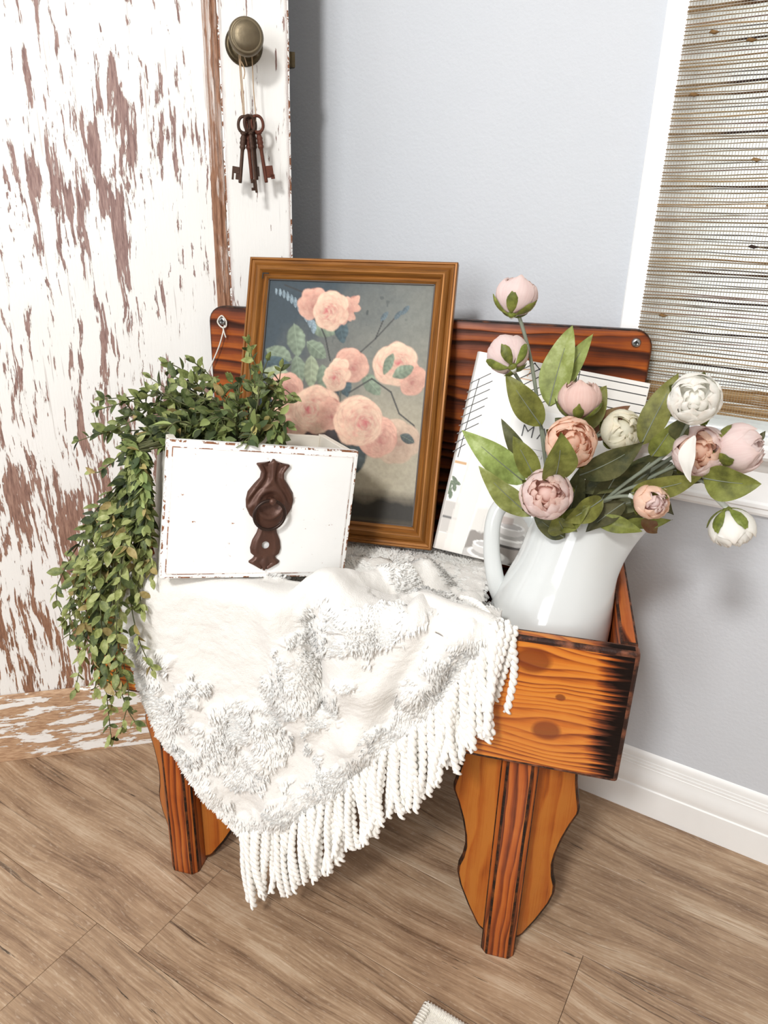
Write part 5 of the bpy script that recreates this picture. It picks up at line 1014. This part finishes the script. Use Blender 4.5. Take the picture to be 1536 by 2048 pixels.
# fringe of twisted cords
def cord_mesh(L, bend, seed):
    r_ = random.Random(seed); V = []; F = []; N_ = 56; px, py = r_.uniform(0, 6), r_.uniform(0, 6)
    for ply in (0, 1):
        path = []; rad = []
        for i in range(N_ + 1):
            t = i / N_; z = -L * t; a = 2 * math.pi * (L * t / 0.021) + ply * math.pi
            open_ = 0.0023 * (1 if t < 0.95 else 1 + (t - 0.95) * 16) * (0.35 + 0.65 * min(1, t / 0.04)); cx = bend * math.sin(t * 3.0 + px) * t; cy = bend * math.sin(t * 2.3 + py) * t
            path.append((cx + open_ * math.cos(a), cy + open_ * math.sin(a), z)); rad.append(0.0030 * (1.0 if t < 0.95 else 1 - (t - 0.95) * 10) * (0.55 + 0.45 * min(1, t / 0.06)) * r_.uniform(0.93, 1.07))
        v, f_ = tube_vf(path, rad, 6); n0 = len(V); V += v; F += [tuple(q + n0 for q in g_) for g_ in f_]
    me = bpy.data.meshes.new('fringe_cord'); me.from_pydata([tuple(p) for p in V], [], F); me.polygons.foreach_set('use_smooth', [True] * len(me.polygons)); me.materials.append(M_FRINGE); return me
cords = [cord_mesh(0.126, b, i) for i, b in enumerate((0.002, 0.006, 0.010, 0.004, 0.012, 0.008))]
NC_ = 84
for i in range(NC_):
    s_ = (i + 0.3 + 0.4 * rng.random()) / NC_; p = fB(s_); u_, z_ = float(p[0]), float(p[1]); n_ = -0.0345 - float(fold(np.array(u_), np.array(z_))) - 0.0035 * (i % 3)
    o = bpy.data.objects.new('fringe_cord', cords[i % 6]); COL.objects.link(o); o.parent = bl
    lean = 0.05 + 0.10 * (s_ > 0.7) * (s_ - 0.7) / 0.3
    o.location = (u_, n_, z_ + 0.004); o.rotation_euler = (rng.normal(0, 0.02) - 0.02, rng.normal(0, 0.035) - lean * 0.35, rng.uniform(0, 6.28)); q = float(rng.uniform(0.90, 1.08)); o.scale = (1.0, 1.0, q)
for (u_, n_, z_, rx, ry, k_) in [(-0.040, -0.030, 0.553, 0.03, -0.10, 0.98), (-0.034, -0.028, 0.556, 0.05, -0.16, 1.0), (-0.030, -0.031, 0.552, 0.02, -0.20, 0.86), (-0.046, -0.034, 0.556, 0.0, -0.12, 1.1), (-0.024, -0.026, 0.549, 0.06, -0.10, 0.80), (-0.052, -0.036, 0.552, 0.0, -0.02, 1.15), (-0.038, -0.037, 0.550, 0.0, -0.08, 1.05), (-0.055, -0.018, 0.552, 0.35, -1.42, 0.55)]:
    o = bpy.data.objects.new('fringe_cord', cords[int(abs(u_) * 1000) % 6]); COL.objects.link(o); o.parent = bl; o.location = (u_, n_, z_); o.rotation_euler = (rx, ry, rng.uniform(0, 6)); o.scale = (1, 1, k_)
# rolled fold of cloth at the right corner, on the bench rim
fp = smooth_path([(-0.150, 0.020, 0.545), (-0.125, -0.002, 0.552), (-0.098, -0.016, 0.550), (-0.072, -0.020, 0.549), (-0.050, -0.018, 0.545), (-0.036, -0.012, 0.538)], 8); n = len(fp)
v, f_ = tube_vf(fp, [0.003 + 0.0105 * math.sin(math.pi * (0.12 + 0.80 * i / (n - 1))) for i in range(n)], 20, True, 0.8); mesh('blanket_fold', v, f_, M_BLANKET, bl, None, True)

# ------------------------------------------------------------------ rug corner
M_RF = frame_mat(Vector((0.0745, 0.6384, 0.0)), WA)
rg = thing('cream_rug', 'corner of a cream braided rug lying on the floor planks', 'rug', M_RF)
xs = np.linspace(0.012, 0.75, 150); ys = -np.linspace(0.012, 0.5, 110); X, Y = np.meshgrid(xs, ys)
Zr = 0.0055 + 0.0012 * np.sin(X * 900) * np.sin(Y * 900) + 0.0008 * (hash_noise(X, Y, 250, 2) - 0.5)
i_ = np.arange(X.size).reshape(X.shape); f = np.stack([i_[:-1, :-1], i_[1:, :-1], i_[1:, 1:], i_[:-1, 1:]], -1).reshape(-1, 4)
mesh('rug_weave', np.stack([X.ravel(), Y.ravel(), Zr.ravel()], -1), f.tolist(), M_RUG, rg, None, True)
bm = bmesh.new(); bx(bm, 0.002, 0.76, -0.51, -0.002, 0.0, 0.005, 0.002, 1); bm_mesh('rug_base', bm, M_RUG, rg)
v, f_ = tube_vf([(0.007, -0.52, 0.0055), (0.007, -0.2, 0.0055), (0.007, -0.012, 0.0055), (0.012, -0.007, 0.0055), (0.2, -0.007, 0.0055), (0.76, -0.007, 0.0055)], 0.0052, 10); mesh('rug_binding', v, f_, M_RUG, rg, None, True)
V = []; F = []
for a in np.arange(0.006, 0.30, 0.0042):
    for P_ in ([(0.0015, -a, 0.0045), (0.004, -a - 0.001, 0.0102), (0.010, -a - 0.001, 0.0106), (0.0135, -a, 0.0068)], [(a, -0.0015, 0.0045), (a + 0.001, -0.004, 0.0102), (a + 0.001, -0.010, 0.0106), (a, -0.0135, 0.0068)]):
        v, f_ = tube_vf(P_, 0.0011, 5); n0 = len(V); V += v; F += [tuple(q + n0 for q in g_) for g_ in f_]
tag(mesh('binding_stitches', V, F, M_RUG, rg, None, True), None, None, None, 'stuff')

# ------------------------------------------------------------------ flowers
CAML = Vector((-0.014, -0.725, 0.95))          # viewer side of the bench, bench frame
def set_pv(me, pv):
    at = me.attributes.new('pv', 'FLOAT_VECTOR', 'POINT'); at.data.foreach_set('vector', np.array(pv, np.float32).ravel())
def petal_mesh(Rk, phi, w, pmax, flare, ruf, zoff, r_, nu=10, nv=9, tipw=0.5, squash=0.92, name='petal'):
    V = []; pv = []; F = []; p1, p2, p3 = r_.uniform(0, 6), r_.uniform(0, 6), r_.uniform(-1, 1)
    for j in range(nv):
        b = j / (nv - 1)
        for i in range(nu):
            a = -1 + 2 * i / (nu - 1)
            wb = w * (0.55 + 0.45 * min(1, b / 0.35)) * (1.0 if b < 0.5 else math.sqrt(max(0.02, 1 - ((b - 0.5) / 0.53) ** 2)) * (1 - tipw * 0.2) + 0.02)
            psi = pmax * (0.06 + 0.94 * b) * (1 - 0.10 * a * a * b) + 0.05 * math.sin(a * 4 + p1) * b * b
            az = phi + a * wb + 0.06 * p3 * b
            rr = Rk * (1 + flare * b ** 2.5 + ruf * math.sin(a * 5.5 + p1) * b ** 2 + 0.6 * ruf * math.sin(a * 11 + b * 7 + p2) * b ** 2 - 0.05 * a * a)
            V.append((rr * math.sin(psi) * math.cos(az), rr * math.sin(psi) * math.sin(az), -rr * math.cos(psi) * squash + zoff)); pv.append((a * 0.5 + 0.5, b, 0))
    for j in range(nv - 1):
        for i in range(nu - 1): a = j * nu + i; F.append((a, a + 1, a + nu + 1, a + nu))
    me = bpy.data.meshes.new(name); me.from_pydata(V, [], F); set_pv(me, pv); me.polygons.foreach_set('use_smooth', [True] * len(F)); return me
def bloom(t, key, centre, facing, rad, kind, pal, seed):
    r_ = random.Random(seed); c = Vector(centre); z = (Vector(facing) - c).normalized(); x = z.orthogonal().normalized(); y = z.cross(x)
    mt = basis(x, y, z, c)
    core_r = rad * (0.55 if kind == 'bud' else 0.30)
    v, f = lathe_vf([(core_r * math.sin(q) + 0.0001, -core_r * math.cos(q) * 1.1 + (0 if kind == 'bud' else rad * 0.25)) for q in [math.pi * i / 10 for i in range(11)]], 14)
    co = mesh('bloom', v, f, PETAL[pal[1]], t, mt, True); set_pv(co.data, [(0.5, 0.5, 0)] * len(co.data.vertices))
    if kind == 'bud': lay = [(1.00, 4, 1.05, 2.45, -0.02, 0.022, 0.0), (0.93, 4, 1.00, 2.62, -0.03, 0.03, 0.02), (0.84, 4, 0.95, 2.80, -0.02, 0.04, 0.06), (0.66, 3, 1.0, 2.8, 0.0, 0.05, 0.16)]
    else: lay = [(1.00, 4, 1.00, 2.15, 0.02, 0.025, 0.0), (0.95, 4, 1.00, 2.40, -0.02, 0.03, 0.03), (0.87, 4, 0.95, 2.52, -0.02, 0.04, 0.10), (0.74, 4, 0.90, 2.60, 0.0, 0.05, 0.20), (0.58, 3, 1.0, 2.65, 0.0, 0.06, 0.32), (0.40, 3, 1.1, 2.7, 0.0, 0.08, 0.45)]
    for li, (Rk, n, w, pm, fl_, ru, zo) in enumerate(lay):
        p0 = r_.uniform(0, 6)
        for k_ in range(n):
            m_ = PETAL[pal[0] if li < len(lay) * 0.45 else pal[1]]
            me = petal_mesh(rad * Rk * r_.uniform(0.96, 1.03), p0 + 2 * math.pi * k_ / n + r_.uniform(-0.15, 0.15), w * r_.uniform(0.9, 1.1), pm * r_.uniform(0.95, 1.04), fl_, ru, zo * rad, r_)
            link('petal', me, m_, co)
    nsep = 5
    for k_ in range(nsep):
        me = petal_mesh(rad * 1.045, 2 * math.pi * k_ / nsep + r_.uniform(-0.2, 0.2), 0.40, 1.42 * r_.uniform(0.85, 1.1), 0.03, 0.01, 0.0, r_, 7, 8, 0.5, 0.94, 'sepal'); link('sepal', me, M_SEPAL, co)
    lathe('calyx', [(0.0001, -rad * 1.06), (rad * 0.10, -rad * 1.05), (rad * 0.20, -rad * 0.97), (rad * 0.22, -rad * 0.90)], M_SEPAL, co, 12)
    return c - z * rad
FL_SPEC = {'pink1': (0.0246, 'bud', ('pink', 'peach'), 'tallest pale pink peony bud in the pitcher, seen from below with green sepals'),
           'pink2': (0.0239, 'bud', ('pink', 'rose'), 'pale pink peony bud just below the tallest one, beside the book top'),
           'pink3': (0.0252, 'bud', ('rose', 'rose'), 'dusty rose half open peony above the peach bloom, cup side showing'),
           'peach4': (0.0286, 'half', ('peach', 'peach'), 'ruffled peach peony behind an upright olive leaf in the middle of the bunch'),
           'pink5': (0.0284, 'open', ('pink', 'rose'), 'lowest pink peony, open, resting over the pitcher rim by the handle'),
           'white6': (0.0240, 'bud', ('cream', 'cream'), 'small creamy white peony bud between the rose bloom and the big white one'),
           'white7': (0.0259, 'open', ('white', 'white'), 'large open white peony in front of the woven shade'),
           'pink8': (0.0289, 'half', ('pink', 'peach'), 'pink ruffled peony directly under the large white bloom'),
           'pink9': (0.0277, 'bud', ('pink', 'pink'), 'rightmost pale pink peony bud by the window sill'),
           'peach10': (0.0198, 'half', ('peach', 'pink'), 'small peach peony low on the right above the pitcher spout'),
           'white11': (0.0236, 'half', ('white', 'white'), 'white peony hanging down below the window sill on a bent stem')}
peon = []
def leaf_mesh(base, tip, width, r_, bow=0.12, tilt=None, name='leaf'):
    b, t = Vector(base), Vector(tip); ax = t - b; L = ax.length; ax.normalize(); mid = (b + t) / 2
    nrm = (CAML - mid); nrm = (nrm - ax * nrm.dot(ax)).normalized(); nrm = Matrix.Rotation(tilt if tilt is not None else r_.uniform(-0.5, 0.5), 3, ax) @ nrm; sd = ax.cross(nrm)
    V = []; F = []; nu, nv = 9, 15; p = r_.uniform(0, 6); cp = r_.uniform(0.10, 0.28); bw = r_.uniform(0.5, 1.2) * bow
    for j in range(nv):
        s_ = j / (nv - 1); wd = width / 2 * (math.sin(math.pi * min(1, s_ ** 0.82)) ** 0.85 if 0 < s_ < 1 else 0.0) * (1 - 0.12 * s_) + 0.0008 * (1 - s_)
        for i in range(nu):
            a = -1 + 2 * i / (nu - 1)
            h = L * bw * (4 * s_ * (1 - s_)) * 0.5 + abs(a) * wd * cp * 1.3 + 0.0012 * math.sin(s_ * 11 + a * 2 + p) * abs(a) - L * 0.05 * s_ ** 3
            V.append(b + ax * (L * s_) + sd * (a * wd) + nrm * h)
    for j in range(nv - 1):
        for i in range(nu - 1): q = j * nu + i; F.append((q, q + 1, q + nu + 1, q + nu))
    me = bpy.data.meshes.new(name); me.from_pydata([tuple(q) for q in V], [], F); me.polygons.foreach_set('use_smooth', [True] * len(F))
    rib = [V[j * nu + nu // 2] + nrm * 0.0004 for j in range(0, 11)]
    return me, rib
for i, (key_, c, tgt, stem) in enumerate(FLW):
    rad, kind, pal, label = FL_SPEC[key_]
    t = thing('peony_stem', label, 'flower', M_BF, 'faux peonies in the white pitcher')
    base = bloom(t, key_, c, tgt, rad, kind, pal, 100 + i)
    pts = [Vector(base)] + [Vector(q) for q in stem[1 if (Vector(stem[0]) - base).length < 0.012 else 0:]]
    tube('stem', smooth_path(pts, 6), 0.0021, M_STEM, t, 8)
    d = (pts[1] - pts[0]).normalized(); tube('stem_collar', [pts[0], pts[0] + d * 0.008, pts[0] + d * 0.016], [0.0034, 0.0032, 0.0026], plain('pale_stem_collar', srgb(206, 210, 202), 0.5) if i == 0 else bpy.data.materials['pale_stem_collar'], t, 8)
    peon.append(t)
# a single loose white petal bent down under the big white bloom
wl_ = peon[6]; r_ = random.Random(3)
me, _ = leaf_mesh((0.129, 0.020, 0.768), (0.131, 0.010, 0.722), 0.017, r_, 0.5, 0.5, 'petal'); set_pv(me, [(0.5, 0.5, 0)] * len(me.vertices)); link('petal', me, PETAL['white'], wl_)
r_ = random.Random(11)
for i, (fi, b, tp, w, tone) in enumerate(LVS):
    me, rib = leaf_mesh(b, tp, w * 1.06, r_)
    o = link('leaf', me, LEAF[tone], peon[fi])
    if w > 0.02: tube('leaf_rib', rib, [0.0009 - 0.00006 * k_ for k_ in range(len(rib))], M_STEM, o, 5)

# ------------------------------------------------------------------ trailing greenery
iv = thing('trailing_greenery', 'trailing green leafy vine spilling from the white drawer down the left end of the bench', 'plant', M_BF)
def ivy_leaf(seed):
    r_ = random.Random(seed); V = []; F = []; n = 6; cp = r_.uniform(0.25, 0.6); bd = r_.uniform(-0.35, 0.1)
    for j in range(n):
        s_ = j / (n - 1); wd = 0.255 * math.sin(math.pi * (0.04 + 0.96 * s_) ** 0.85) ** 0.9 if j < n - 1 else 0.0
        for a in (-1, 0, 1): V.append((s_, a * wd, abs(a) * wd * cp + bd * s_ * s_ * 0.6))
    for j in range(n - 1):
        for i in range(2): q = j * 3 + i; F.append((q, q + 1, q + 4, q + 3))
    return V, F
shapes = [ivy_leaf(i) for i in range(4)]; leaves = []; r_ = random.Random(21)
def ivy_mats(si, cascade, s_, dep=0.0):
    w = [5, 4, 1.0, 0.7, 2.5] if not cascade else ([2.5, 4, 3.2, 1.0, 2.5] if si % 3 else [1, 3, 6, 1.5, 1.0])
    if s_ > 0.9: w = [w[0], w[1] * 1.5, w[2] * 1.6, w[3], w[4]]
    if cascade and dep > -0.012: w = [w[0] * 1.5, w[1], w[2] * 0.35, w[3] * 0.6, w[4] * 3.0]  # inner cascade leaves picked darker: shade inside the foliage put into leaf colour
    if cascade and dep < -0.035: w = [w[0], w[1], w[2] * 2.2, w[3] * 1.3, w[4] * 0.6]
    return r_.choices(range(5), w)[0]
for si, stem in enumerate(IVY):
    cascade = si >= 18
    for cp_ in range(3 if cascade else 3):
        j = 0.0 if cp_ == 0 else 0.013
        off = [Vector((r_.gauss(0, j), r_.gauss(0, j * 0.8), r_.gauss(0, j))) * (0.35 + 0.65 * k_ / (len(stem) - 1)) for k_ in range(len(stem))]
        pts = [Vector(p) + o_ for p, o_ in zip(stem, off)]
        if cp_ and r_.random() < 0.7: pts = pts[:max(3, int(len(pts) * r_.uniform(0.6, 1.0)))]
        path = smooth_path(pts, 8)
        if cascade:      # keep clear of the drawer's left side
            for p in path:
                pu, pn = p.x + 0.446, p.y + 0.047; x = pu * 0.817 + pn * 0.576; y = -pu * 0.576 + pn * 0.817
                if p.z < 0.705 and x > -0.007 and y > -0.004: p.x -= (x + 0.007) * 0.817; p.y -= (x + 0.007) * 0.576
        tube('vine_stem', path, [0.0013 - 0.0007 * k_ / (len(path) - 1) for k_ in range(len(path))], M_IVYSTEM, iv, 5)
        d = [0.0]
        for a, b in zip(path[:-1], path[1:]): d.append(d[-1] + (b - a).length)
        s_ = d[-1] * 0.12 + r_.uniform(0, 0.01); k_ = 0; spin = r_.uniform(0, 6)
        while s_ < d[-1]:
            q = next(i for i in range(len(d)) if d[i] >= s_); p = path[q]; tg = (path[min(q + 1, len(path) - 1)] - path[q - 1]).normalized()
            e = tg.orthogonal().normalized(); spin += 1.3 + r_.uniform(-0.4, 0.4)
            for sgn in (0, math.pi):
                if r_.random() < 0.12: continue
                sd = Matrix.Rotation(spin + sgn + r_.uniform(-0.5, 0.5), 3, tg) @ e
                ax = (tg * r_.uniform(0.35, 0.9) + sd * r_.uniform(0.6, 1.0) + Vector((0, 0, -0.12))).normalized()
                nn = (Vector((0, -0.6, 0.8)) + Vector((r_.gauss(0, 0.5), r_.gauss(0, 0.5), r_.gauss(0, 0.5)))); nn = (nn - ax * nn.dot(ax)).normalized()
                L = r_.uniform(0.0150, 0.0225) * (1.0 if s_ < d[-1] * 0.85 else 0.75)
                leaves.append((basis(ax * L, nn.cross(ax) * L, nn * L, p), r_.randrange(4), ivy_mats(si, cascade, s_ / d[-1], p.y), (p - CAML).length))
            s_ += r_.uniform(0.0125, 0.0180); k_ += 1
        tipd = (path[-1] - path[-2]).normalized(); e = tipd.orthogonal().normalized(); leaves.append((basis(tipd * 0.013, e * 0.013, tipd.cross(e) * 0.013, path[-1]), 0, 2 if cascade else 1, (path[-1] - CAML).length))
near = sorted(range(len(leaves)), key=lambda i: leaves[i][3])
single = set(near[:280]); lm = {}
for i in single:
    M_, sh_, mt_, _ = leaves[i]
    if (sh_, mt_) not in lm:
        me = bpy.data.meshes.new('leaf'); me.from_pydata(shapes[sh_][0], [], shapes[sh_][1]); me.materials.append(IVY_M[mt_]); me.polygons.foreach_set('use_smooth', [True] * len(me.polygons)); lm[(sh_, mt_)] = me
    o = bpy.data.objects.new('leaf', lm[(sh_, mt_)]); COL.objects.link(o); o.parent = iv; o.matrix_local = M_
V = []; F = []; MI = []
for i, (M_, sh_, mt_, _) in enumerate(leaves):
    if i in single: continue
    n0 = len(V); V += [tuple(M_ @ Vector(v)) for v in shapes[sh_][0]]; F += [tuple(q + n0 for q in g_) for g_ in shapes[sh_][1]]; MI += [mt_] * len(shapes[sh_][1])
me = bpy.data.meshes.new('foliage'); me.from_pydata(V, [], F)
for m_ in IVY_M: me.materials.append(m_)
me.polygons.foreach_set('material_index', MI); me.polygons.foreach_set('use_smooth', [True] * len(F)); me.update()
tag(link('foliage', me, None, iv), None, None, None, 'stuff')
